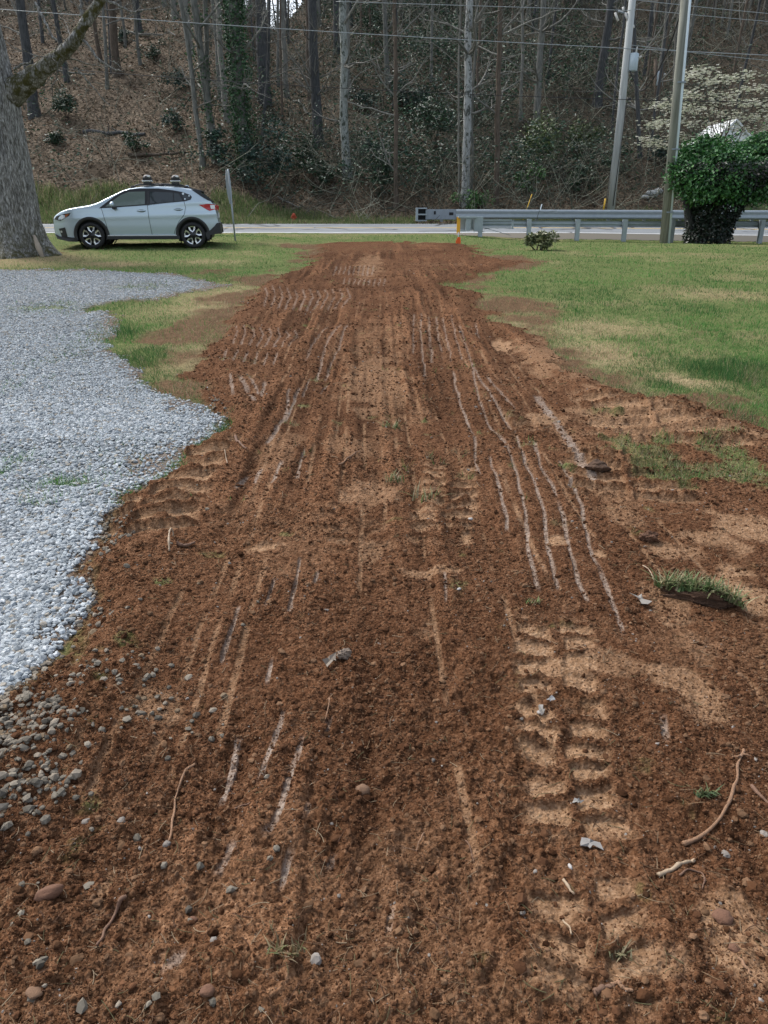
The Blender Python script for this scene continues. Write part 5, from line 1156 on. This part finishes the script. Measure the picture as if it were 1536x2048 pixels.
def wire(label, r, mat, Y, pts, ext=True, dash=None):
    a = np.array(pts, float); q = P(a[:, 0], a[:, 1], np.full(len(a), Y) if np.isscalar(Y) else np.array(Y)); c = np.polyfit(q[:, 0], q[:, 2], 2 if len(a) > 2 else 1)
    if ext: x = np.linspace(-30, 32, 60); V = np.stack([x, np.full(60, float(np.mean(Y))), np.polyval(c, x)], 1)
    else: s = np.linspace(0, len(a) - 1, 40); V = np.stack([np.interp(s, np.arange(len(a)), q[:, i]) for i in range(3)], 1); [V.__setitem__(slice(1, -1), (V[:-2] + 2 * V[1:-1] + V[2:]) / 4) for _ in range(6)]
    o = V[0].copy(); mb = MB(); mb.tube(V - o, r, 6); ob = mb.build("power_line", mat, None, True, o); tag(ob, label, "power line"); return ob
wire("pale power line crossing the whole wood just below the top, the lowest pale one", .017, wirel, YP - .25, [(0, 18), (512, 56), (1024, 83), (1536, 111)])
wire("thin pale power line just under the thick pale one, running right of the far pole", .012, wirel, YP - .25, [(1262, 90), (1400, 107), (1536, 121)], False)
wire("topmost pale power line entering over the middle trees", .014, wirel, YP - .15, [(672, 3), (1024, 14), (1264, 21)], False)
wire("pale power line from the far pole's top to the right edge", .013, wirel, YP - .15, [(1268, 18), (1400, 31), (1536, 43)], False)
wire("short pale power line high in the right corner", .013, wirel, YP - .15, [(1272, 0), (1400, 14), (1536, 27)], False)
wire("dark communication cable low across the wood to the far pole's clamp", .017, wirem, YP - .3, [(110, 137), (512, 166), (1024, 192), (1256, 199)], True)
wire("thick black service cable sagging between the two utility poles", .030, wirem, [31.2, 34, 38, 42, 44.6, 44.8], [(1372, -6), (1342, 87), (1314, 147), (1292, 178), (1277, 183), (1259, 140)], False)

# ------------------------------------------------------------------ ivy-smothered tree, dogwood, little bush
def ivy_tree():
    rng = np.random.default_rng(71); Y = 31.2; c0 = P(1412, 488, Y); b = np.array([c0[0], Y, float(gz(c0[0], Y))]); k = depth(c0) / FPX; at = lambda u, v, y=0.: P(u, v, Y + y) - b
    t = thing("ivy_bush", "big glossy green bush of ivy swelling over a dark leafy stump, by the guardrail", "bush", b)
    T = Tubes()
    for u, v, r in ((1375, 350, .16), (1420, 330, .2), (1470, 350, .16), (1400, 300, .1), (1500, 330, .1)):
        pts, _ = wander(rng, (rng.normal(0, .35), rng.normal(0, .25), -.3), at(u, v) - np.array([0, 0, .2]), np.linalg.norm(at(u, v)), 6, .06); T.add(pts, np.linspace(r * 1.7, r * .6, 7), 8, (.6, .6, .6))
    T.build("stump", BK['dark'], t)
    # skirt of ivy round the stump, coloured much darker than the crown
    n = 9000; h = rng.uniform(0, 1, n) ** .8; zz = h * 2.9; w = np.interp(zz, [0, .9, 1.5, 2.1, 2.9], [.86, .84, 1.05, 1.5, 2.1]); a = rng.uniform(0, 6.28, n); r = w * np.sqrt(rng.uniform(.55, 1.05, n)); o = np.stack([np.cos(a), np.sin(a), a * 0], 1)
    lean = np.interp(zz, [0, 2.9], [0, .25]); c = o * r[:, None] + np.stack([lean, 0 * zz, zz], 1); V, F = leafquads(c, o * .5 + rdirs(rng, n, -1, -.1), o + rng.normal(0, .35, (n, 3)), rng.uniform(.09, .15, n), rng.uniform(.07, .11, n), .2)
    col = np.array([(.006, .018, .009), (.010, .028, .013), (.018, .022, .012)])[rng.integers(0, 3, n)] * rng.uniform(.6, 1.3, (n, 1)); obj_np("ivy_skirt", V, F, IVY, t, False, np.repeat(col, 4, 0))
    # crown of lobes
    lob = [(1395, 330, 42, 0), (1372, 352, 34, -.4), (1440, 322, 48, .2), (1490, 345, 50, -.3), (1540, 350, 60, .3), (1415, 370, 42, -.8), (1462, 375, 36, -.7), (1505, 375, 36, -.4), (1368, 372, 24, .3), (1590, 350, 56, .5), (1440, 350, 50, -.9), (1352, 335, 16, -.2), (1408, 288, 15, .1), (1440, 292, 14, 0), (1488, 296, 16, 0), (1525, 292, 22, 0), (1375, 318, 26, .3), (1425, 300, 22, .2), (1510, 310, 36, .5), (1560, 320, 40, .2), (1400, 300, 20, -.2), (1470, 305, 20, -.3)]
    ct = np.array([at(u, v, y) for u, v, q, y in lob]); rr = np.array([q * k for u, v, q, y in lob]); n = 30000; j = rng.choice(len(lob), n, p=rr ** 2 / (rr ** 2).sum()); o = rdirs(rng, n, -.8, 1)
    rad = rr[j] * (1 - .38 * rng.uniform(0, 1, n) ** 2) * (1 + .22 * fbm(o[:, 0] * 4 + j * 3, o[:, 2] * 4 + o[:, 1] * 3, 77, 3)) * np.where(rng.uniform(0, 1, n) < .12, rng.uniform(1.05, 1.5, n), 1)
    c = ct[j] + o * rad[:, None]; keep = fbm(c[:, 0] * 2.2 + c[:, 1], c[:, 2] * 2.2, 79, 3) > -.28; c, o = c[keep], o[keep]; n = len(c)
    V, F = leafquads(c, o * .5 + rdirs(rng, n, -1, .3), o * .6 + rdirs(rng, n, .0, 1), rng.uniform(.09, .17, n), rng.uniform(.07, .12, n), .2)
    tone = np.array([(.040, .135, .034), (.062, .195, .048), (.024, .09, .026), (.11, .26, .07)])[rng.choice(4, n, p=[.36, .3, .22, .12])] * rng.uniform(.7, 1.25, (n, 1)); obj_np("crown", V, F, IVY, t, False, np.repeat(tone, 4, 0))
ivy_tree()
def dogwood():
    rng = np.random.default_rng(73); Y = 46.5; b0 = P(1440, 395, Y); b = np.array([b0[0], Y, float(hill(b0[0], Y))]); at = lambda u, v, y=0.: P(u, v, Y + y) - b
    t = thing("dogwood_tree", "white flowering dogwood with tiered blossom, behind the ivy bush across the road", "tree", b)
    T = Tubes(); fl = []; trunk, _ = wander(rng, (0, 0, -.3), at(1455, 250), np.linalg.norm(at(1455, 250)), 8, .05); V, F, C = trunk_mesh(rng, trunk, .12, .06, 8, .4); obj_np("trunk", V, F, BK['brown'], t, True, C)
    sprays = [(1390, 148), (1405, 140), (1420, 165), (1380, 155), (1440, 158), (1470, 155), (1500, 150), (1520, 178), (1490, 180), (1376, 185), (1400, 192), (1430, 200), (1455, 190), (1475, 205), (1500, 208), (1530, 210), (1360, 195), (1345, 205), (1330, 215), (1320, 212), (1375, 215), (1410, 220), (1440, 228), (1470, 232), (1500, 235), (1530, 238), (1550, 215), (1310, 245), (1322, 250), (1335, 242), (1365, 245), (1390, 250), (1420, 252), (1450, 255), (1480, 258), (1510, 262), (1540, 255), (1560, 245), (1290, 280), (1305, 288), (1322, 292), (1350, 275), (1380, 275), (1410, 282), (1440, 285), (1500, 285), (1530, 285), (1570, 280), (1365, 228), (1600, 250), (1590, 220)]
    for u, v in sprays:
        y = rng.uniform(-1.6, 1.6); e = at(u, v, y); k = rng.integers(3, 8); s = trunk[k]; q = np.linspace(0, 1, 6)[:, None]; mid = s * (1 - q) + e * q; mid[:, 2] += np.sin(q[:, 0] * 3.1) * -.15; mid[1:-1] += rng.normal(0, .06, (4, 3)); T.add(mid, np.linspace(.035, .008, 6), 4, (1, 1, 1))
        m = rng.integers(34, 60); x = rng.normal(0, .40, m); fl.append(np.stack([e[0] + x, e[1] + rng.normal(0, .32, m), e[2] + rng.normal(0, .12, m) - .06 * x * rng.choice([-1, 1])], 1))
    T.build("branches", BK['brown'], t); c = np.concatenate(fl); n = len(c); a0 = rng.uniform(0, 6.28, n); vs = []; fs = []; cs = []
    up = rdirs(rng, n, .5, 1)
    for k in range(4):
        a = a0 + k * np.pi / 2; d = np.stack([np.cos(a), np.sin(a), .25 + 0 * a], 1); V, F = leafquads(c, d, up, rng.uniform(.07, .12, n), rng.uniform(.07, .105, n), .1); fs.append(F + 4 * n * k); vs.append(V)
    col = np.array([(.52, .53, .42), (.42, .45, .33), (.62, .62, .53)])[rng.integers(0, 3, n)]; obj_np("blossom", np.concatenate(vs), np.concatenate(fs), attr_mat("blossom_petal", .7, .1, 5, .25), t, False, np.tile(np.repeat(col, 4, 0), (4, 1)))
dogwood()
def small_house():
    Y = 51.0; c = P(1462, 300, Y); g = float(hill(c[0], Y)); b = np.array([c[0], Y, g]); wt = simple("house_white", (.78, .82, .83), .6, 0, .06, 3); rf = simple("house_roof", (.70, .73, .74), .5)
    t = thing("small_house", "white gabled shed end glimpsed through the dogwood blossom", "shed", b); ap = P(1460, 243, Y)[2] - g; ev = ap - 1.0; w_ = 1.15
    mb = MB(); mb.prism([(-w_, -1.5), (w_, -1.5), (w_, ev), (0, ap), (-w_, ev)], lambda x, z: (x, 0, z), lambda x, z: (x, 4, z)); mb.build("wall", wt, t)
    mb = MB()
    for sg in (1, -1): mb.prism([(0, ap + .02), (sg * (w_ + .25), ev - .22), (sg * (w_ + .25), ev - .10), (0, ap + .14)], lambda x, z: (x, -.2, z), lambda x, z: (x, 4.2, z))
    mb.build("roof", rf, t)
small_house()
def lawn_bush():
    b = g1(1082, 500); shrub("low variegated bush standing alone on the lawn before the guardrail", 1082, 500, 48, 42, [(.14, .17, .07), (.34, .34, .19), (.06, .085, .03), (.22, .25, .11)], 1700, "lawn_bush", (.07, .13), "bush", b, .40)
lawn_bush()
# ------------------------------------------------------------------ small roadside things
def roadside():
    b = g1(917, 491); b[1] = min(b[1], 31.5); Y = b[1]; at = lambda u, v: P(u, v, Y) - b
    t = thing("survey_stake", "thin grey stake with a drooping orange flag by the end of the dirt", "stake", b); mb = MB(); mb.tube([(0, 0, -.2), at(917, 464)], .014, 6); mb.build("stake", galv, t, True)
    mb = MB(); f0 = at(917, 478); V = [f0 + np.array(q) for q in ((-.02, -.02, .06), (.05, -.03, .05), (.07, -.03, -.08), (.03, -.02, -.26), (-.06, -.02, -.24), (-.08, -.01, -.06))]; V2 = [v + np.array([0, .025, 0]) for v in V]; n = 6
    mb.add(V + V2, [list(range(6)), list(range(6, 12))[::-1]] + [(i, i + 6, (i + 1) % 6 + 6, (i + 1) % 6) for i in range(6)]); mb.build("flag", simple("flag_orange", (.75, .12, .015), .6), t)
    b = h1(588, 444); b[2] = float(hill(b[0], b[1])); rd = simple("hydrant_red", (.42, .07, .03), .6, 0, .25, 9)
    t = thing("fire_hydrant", "squat faded red hydrant in the grass across the road", "hydrant", b); mb = MB(); mb.tube([(0, 0, -.1), (0, 0, .02), (0, 0, .03), (0, 0, .3), (0, 0, .32), (0, 0, .36)], [.14, .14, .1, .1, .13, .13], 12); mb.build("barrel", rd, t, True)
    mb = MB(); mb.tube([(0, 0, .36), (0, 0, .43), (0, 0, .47)], [.115, .08, .03], 12); mb.build("cap", rd, t, True)
    for s in (1, -1):
        mb = MB(); mb.tube([(0, 0, .24), (s * .17, 0, .24)], .05, 8); mb.build("nozzle", rd, t, True)
    stn = simple("boulder_grey", (.32, .34, .34), .9, 0, .35, 3, .5); rng = np.random.default_rng(83)
    for u, v, w_, lb in ((1303, 392, 26, "largest grey boulder of the pile left of the near utility pole"), (1316, 386, 20, "pale boulder lying against the near pole side of the pile"), (1290, 397, 16, "smallest boulder at the left end of the rock pile")):
        p = h1(u, v); r = w_ * depth(p) / FPX / 2; V = I2V * (1 + .25 * fbm(I2V[:, 0] * 2 + u, I2V[:, 1] * 2 + I2V[:, 2], 85, 3))[:, None] * np.array([1, .8, .62]) * r; o = obj_np("boulder", V, I2F, stn); o.location = tuple(p + np.array([0, 0, r * .3])); tag(o, lb, "boulder")
    for u0, v0, u1, v1, r, m, lb in ((1045, 418, 1064, 388, .03, ylw, "yellow stake leaning right behind the guardrail, by the bright green bush"), (1074, 420, 1084, 408, .035, pvc, "short white stake leaning behind the guardrail")):
        a = P(u0, v0, 43.2); e = P(u1, v1, 43.2); a[2] = min(a[2], float(hill(a[0], 43.2)) - .1); mb = MB(); mb.tube([(0, 0, 0), e - a], [r, r * .8], 6); tag(mb.build("marker_stake", m, None, True, a), lb, "stake")
roadside()

# ------------------------------------------------------------------ things lying on the soil
rootm = simple("root_wood", (.24, .135, .075), .8, 0, .45, 60, .6); rootd = simple("root_dark", (.13, .07, .042), .8, 0, .3, 30, .3); rootp = simple("root_pale", (.30, .225, .15), .7, 0, .2, 30)
def stick(label, mat, r, px, cat="root", name="root", lift=1.0, side=(), taper=.6, arch=0.):
    px = np.array(px, float); q = np.array([on(u, v) for u, v in px]); s = np.linspace(0, len(px) - 1, 8 * len(px)); V = np.stack([np.interp(s, np.arange(len(px)), q[:, i]) for i in range(3)], 1)
    for _ in range(4): V[1:-1] = (V[:-2] + 2 * V[1:-1] + V[2:]) / 4
    V[:, 2] = sz(V[:, 0], V[:, 1]); 
    for _ in range(6): V[1:-1, 2] = np.maximum(V[1:-1, 2], (V[:-2, 2] + V[2:, 2]) / 2)
    rng = np.random.default_rng(int(px[0, 0])); L = len(V); V[:, 2] += r * lift + arch * np.sin(np.linspace(0, np.pi, L)); V[:, :2] += r * 1.2 * np.stack([vn(np.linspace(0, len(px) * 1.5, L), np.zeros(L) + px[0, 1], 5), vn(np.linspace(0, len(px) * 1.5, L), np.zeros(L) + px[0, 1], 6)], 1); rad = r * np.linspace(1, taper, L) * (1 + .55 * vn(np.linspace(0, 12, L), np.zeros(L) + px[0, 0], 3)); o = V[0].copy(); mb = MB(); mb.tube(V - o, np.clip(rad, r * .3, None), 7)
    for i, d, l in side:
        e = V[int(i * L)] - o; d = np.array(d, float); mb.tube([e, e + d * l * .5 + np.array([0, 0, .004]), e + d * l], [r * .6, r * .45, r * .2], 5)
    return tag(mb.build(name, mat, None, True, o), label, cat)
stick("longest thick curved root, lying on the soil at the lower right", rootm, .0062, [(1368, 1690), (1402, 1675), (1440, 1640), (1462, 1600), (1472, 1560), (1478, 1520), (1486, 1502)], side=((.86, (-.6, -.3, .2), .035), (.9, (.7, -.5, .1), .03), (.84, (-.8, .2, 0), .03)))
stick("short straight pale root stub below the long curved root", rootp, .0065, [(1318, 1753), (1345, 1738), (1378, 1728), (1392, 1724)], "root", "root")
stick("thin root bent like a hook below the short root stub", rootd, .003, [(1358, 1752), (1385, 1742), (1402, 1746), (1410, 1762), (1405, 1780)])
stick("brown root entering the frame at the right edge", rootd, .006, [(1500, 1572), (1520, 1596), (1540, 1615)])
stick("long thin reddish root lying beside the left press marks", rootm, .0045, [(390, 1531), (368, 1552), (358, 1578), (350, 1610), (345, 1650), (340, 1684)])
stick("wavy dark root on the stony soil near the lower left", rootd, .0055, [(250, 1796), (230, 1830), (212, 1862), (196, 1895)])
stick("pale root loop standing out of the clods near the gravel", rootp, .006, [(340, 1104), (341, 1090), (344, 1077), (348, 1075)], arch=.05)
stick("dark stubby root piece beside the pale loop", rootd, .012, [(352, 1092), (372, 1096), (392, 1090)])
stick("thin stem stuck in the soil beside the grey clod", rootm, .003, [(655, 1400), (660, 1416), (650, 1440)], "stem", "twig", arch=.02)
stick("twig forked like a V below the middle of the track", rootm, .003, [(848, 1668), (842, 1685), (832, 1705)], "twig", "twig", arch=.01, side=((.95, (-.8, .1, .1), .05),))
stick("thin bent stem with a dry seed leaf right of the forked twig", rootd, .0022, [(930, 1683), (942, 1705), (948, 1725)], "stem", "twig")
stick("grey stick lying across the soil by the bottom edge", rootd, .007, [(1185, 1990), (1210, 1982), (1228, 1975)], "stick", "stick")
stick("tan thin stick next to the grey stick at the bottom edge", rootm, .005, [(1225, 1974), (1245, 1978), (1266, 1984)], "stick", "stick")
stick("pale splinter in the lower right tyre track", rootp, .004, [(1125, 1763), (1138, 1782), (1146, 1796)], "splinter", "splinter")
stick("curled white root scrap below the pale splinter", rootp, .003, [(1124, 1842), (1135, 1852), (1143, 1870)], "root")
stick("thin root arc left of the lower press marks in the middle", rootd, .003, [(468, 1618), (484, 1612), (500, 1606)])
stick("pale thin root tip in the soil, upper left of the loop", rootp, .0035, [(449, 906), (453, 920), (455, 934)])
stick("slim stick lying by the upper edge of the tyre dip in the middle", rootm, .005, [(676, 930), (700, 916), (720, 902)], "stick", "stick")
stick("brown stick on the clods left of the track's crest", rootd, .009, [(470, 880), (480, 889), (494, 900)], "stick", "stick")
stick("short brown stick near the right bottom corner", rootm, .004, [(1478, 1918), (1490, 1935), (1503, 1952)], "stick", "stick")
stick("thin stem rising from the soil left of the grass sod", rootp, .003, [(1285, 1132), (1296, 1148), (1308, 1162)], "stem", "twig", arch=.02)
def rock(label, u, v, w_, mat, asp=(1, .8, .6), yaw=0., sink=.33, cat="stone", name="stone", seed=0, jag=.22):
    p = on(u, v); r = w_ * .8 * depth(p) / FPX / 2; base = I4V if jag > .4 else I3V; V = base * (1 + jag * 1.3 * fbm(base[:, 0] * 1.7 + seed * 3.1 + base[:, 2], base[:, 1] * 1.7 + base[:, 2] * 1.3 + seed, 87, 5))[:, None] * np.array(asp) * r
    c, s = math.cos(yaw), math.sin(yaw); V = V @ np.array([[c, s, 0], [-s, c, 0], [0, 0, 1]]); o = obj_np(name, V, I4F if jag > .4 else I3F, mat, None, jag <= .4); o.location = tuple(p + np.array([0, 0, r * asp[2] * (1 - 2 * sink)])); return tag(o, label, cat)
rk_t = simple("stone_tan", (.15, .085, .048), .9, 0, .3, 40, .3); rk_g = simple("stone_grey", (.17, .15, .13), .9, 0, .3, 40, .3); rk_r = simple("stone_reddish", (.125, .06, .034), .9, 0, .25, 30, .3); cl_g = simple("clod_grey", (.22, .17, .13), .95, 0, .35, 50, .6); rk_p = simple("stone_pale", (.36, .34, .32), .85, 0, .2, 40)
rock("brick red oblong stone half buried at the lower left", 100, 1792, 62, rk_r, (1.15, .55, .5), .35, .34, seed=1); rock("flat tan stone near the bottom left corner", 72, 1988, 44, rk_t, (1, .9, .4), .2, .34, seed=2); rock("round ochre stone in the middle of the track", 725, 1584, 36, rk_t, (1, .9, .75), 0, .34, seed=3)
rock("dark reddish stone right of the charred patch", 386, 1842, 24, rk_r, (1, .8, .7), 0, .34, seed=4); rock("grey pebble alone on soil, left of the long thin root", 174, 1647, 26, rk_g, (1, .8, .7), .4, .34, seed=5); rock("paler grey pebble beside the left soil slope, nearer the root", 243, 1645, 26, rk_g, (.8, 1, .7), 0, .34, seed=6); rock("stone at the foot of the long thin reddish root", 334, 1690, 20, rk_g, (1, .9, .7), 0, .34, seed=7)
rock("brown rounded stone near the lower middle edge", 415, 1985, 38, rk_r, (1, .8, .6), .3, .25, seed=8); rock("large dirt covered stone at the right edge of the soil", 1445, 1838, 52, rk_r, (1, .9, .5), .4, .25, seed=9); rock("small smooth stone right of the large dirt covered stone", 1468, 1898, 30, rk_r, (1, .9, .7), 0, .34, seed=10)
rock("pale broken clod with a dark hollow beside it, in mid track", 686, 1316, 36, cl_g, (1, .9, .85), 0, .1, "clod", "soil_clod", 11, .5); rock("lump of dug soil standing right of the tall tread ridges", 1298, 1080, 40, simple("clod_brown", (.10, .048, .025), .95, 0, .35, 50, .6), (1, .7, .7), 0, .2, "clod", "soil_clod", 12, .5)
rock("dark lump of turf soil at the right end of the pale band", 1195, 925, 52, simple("clod_dark", (.065, .034, .018), .95, 0, .35, 40, .6), (1.1, .8, .6), 0, .2, "clod", "soil_clod", 13, .5); rock("pale angular stone chip on the upper lug track", 941, 1040, 14, rk_p, (1, .7, .7), 0, .34, seed=14); rock("white stone chip lying in the mid track soil", 918, 1180, 13, rk_p, (1, .6, .5), .6, .1, seed=15); rock("whitish chip beside the right tyre lugs", 1081, 1427, 17, rk_p, (1, .8, .6), 0, .1, seed=16); rock("cream chip low in the tyre track, above the splinter", 1140, 1735, 18, rk_p, (.5, 1, .5), .2, .1, seed=17)
def dry_leaf(label, u, v, w_, col, seed):
    rng = np.random.default_rng(seed); p = on(u, v); r = w_ * depth(p) / FPX / 2; k = 11; a = np.linspace(0, 2 * np.pi, k, endpoint=False); rr = r * np.where(np.arange(k) % 2, .8, 1.0) * rng.uniform(.55, 1.25, k) * (1 + .5 * np.cos(a * 2 + seed))
    V = np.concatenate([[[0, 0, r * .3]], np.stack([rr * np.cos(a), rr * np.sin(a), r * rng.uniform(-.1, .7, k)], 1)]); V = np.concatenate([V, V - np.array([0, 0, .0015])])
    F = [(0, 1 + i, 1 + (i + 1) % k) for i in range(k)] + [(k + 1, k + 2 + (i + 1) % k, k + 2 + i) for i in range(k)] + [(1 + i, k + 2 + i, k + 2 + (i + 1) % k) for i in range(k)] + [(1 + i, k + 2 + (i + 1) % k, 1 + (i + 1) % k) for i in range(k)]
    o = obj_np("dry_leaf", V, np.array(F), simple("leaf_%d" % seed, col, .8, 0, .25, 40)); o.location = tuple(p + np.array([0, 0, .012])); tag(o, label, "leaf")
dry_leaf("curled silver grey dead leaf in the lower right tyre track", 1178, 1695, 36, (.19, .18, .17), 1); dry_leaf("ragged pale dead leaf below the end of the pale press lines", 1280, 1206, 36, (.19, .175, .155), 2); dry_leaf("small crumpled pale leaf beside the upper tan lug patch", 1082, 1425, 22, (.26, .24, .21), 3); dry_leaf("dull brown dead leaf near the foot of the grey clod", 660, 1330, 30, (.17, .14, .11), 4); dry_leaf("small grey leaf scrap at the top of the lug track", 1100, 1405, 16, (.24, .24, .24), 5); dry_leaf("grey leaf scrap between the lower tyre lugs", 1155, 1610, 18, (.26, .25, .23), 6)
# torn sod and little tufts
def tuft(label, u, v, wpx, hpx, n, pal, name="grass_tuft", sod=False, seed=1):
    rng = np.random.default_rng(seed); p = on(u, v); k = depth(p) / FPX; a = wpx * k / 2; h = hpx * k; t = thing(name, label, "grass clump" if sod else "grass tuft", p)
    # blades as bent three-segment strips
    bx = rng.uniform(-1, 1, n) * a; by = rng.normal(0, .28, n) * a * (.5 if sod else 1); dz = 0
    if sod:
        V = I4V * (1 + .75 * fbm(I4V[:, 0] * 2.5 + 5, I4V[:, 1] * 2.5 + I4V[:, 2] * 2, 88, 5))[:, None] * np.array([a * .9, a * .26, h * .55]); c_, s_ = math.cos(-.5), math.sin(-.5); V = V @ np.array([[c_, s_, 0], [-s_, c_, 0], [0, 0, 1]]); V[:, 2] += h * .12; obj_np("soil_clump", V, I4F, simple("sod_soil", (.06, .03, .015), .95, 0, .35, 40, .6), t)
        bx, by = bx * c_ + by * s_ * -1 * -1, bx * s_ * 1.0 + by * c_; dz = h * .55
    L = rng.uniform(.55, 1.25, n) * h * (1.1 if sod else 1); az = rng.uniform(0, 6.28, n); ln_ = rng.uniform(.25, 1.3, n); W = rng.uniform(.003, .0065, n) * (1 if n > 60 else .8); s = np.array([0, .35, .7, 1.0]); Vs = []
    for i, q in enumerate(s):
        c = np.stack([bx + np.cos(az) * ln_ * L * q ** 1.6 * .8, by + np.sin(az) * ln_ * L * q ** 1.6 * .8, dz * (1 - (bx / a) ** 2 * .6) + L * (q - .35 * ln_ * q * q) - .004], 1); wv = np.stack([-np.sin(az), np.cos(az), 0 * az], 1) * (W * (1 - q * .93))[:, None]; Vs += [c - wv, c + wv]
    V = np.stack(Vs, 1).reshape(-1, 3); b0 = np.arange(n)[:, None] * 8; F = np.concatenate([b0 + np.array([[2 * i, 2 * i + 1, 2 * i + 3, 2 * i + 2]]) for i in range(3)]); col = np.array(pal)[rng.integers(0, len(pal), n)] * rng.uniform(.7, 1.25, (n, 1)); obj_np("blades", V, F, attr_mat(name + "_blade", .6, .15, 40, .2), t, False, np.repeat(col, 8, 0)); return t
GP_ = [(.09, .15, .05), (.14, .20, .07), (.20, .21, .10), (.33, .29, .17)]
tuft("torn clump of grass sod with dark soil under it, right of the track", 1395, 1200, 150, 36, 420, GP_, "grass_sod", True, 3)
tuft("small green weed tuft by the long curved root", 1408, 1590, 40, 26, 40, [(.07, .11, .05), (.12, .14, .06)], seed=4); tuft("dry straw tuft at the bottom middle", 575, 1900, 70, 30, 45, [(.28, .22, .12), (.2, .15, .08), (.12, .13, .05)], seed=5); tuft("thin weed sprig near the top lug track", 850, 1000, 50, 40, 26, GP_, seed=6); tuft("grass sprig in the middle of the clods, left of the lug track", 790, 965, 36, 26, 36, GP_, seed=7); tuft("tiny dark weed beside the right bottom clods", 1238, 1910, 40, 36, 30, [(.12, .12, .06), (.25, .21, .12)], seed=8); tuft("small leafy sprig in the soil near the end of the press lines", 1065, 1207, 26, 18, 30, GP_, seed=9); tuft("small dead weed left of the middle press line", 780, 855, 40, 22, 40, GP_, seed=10)
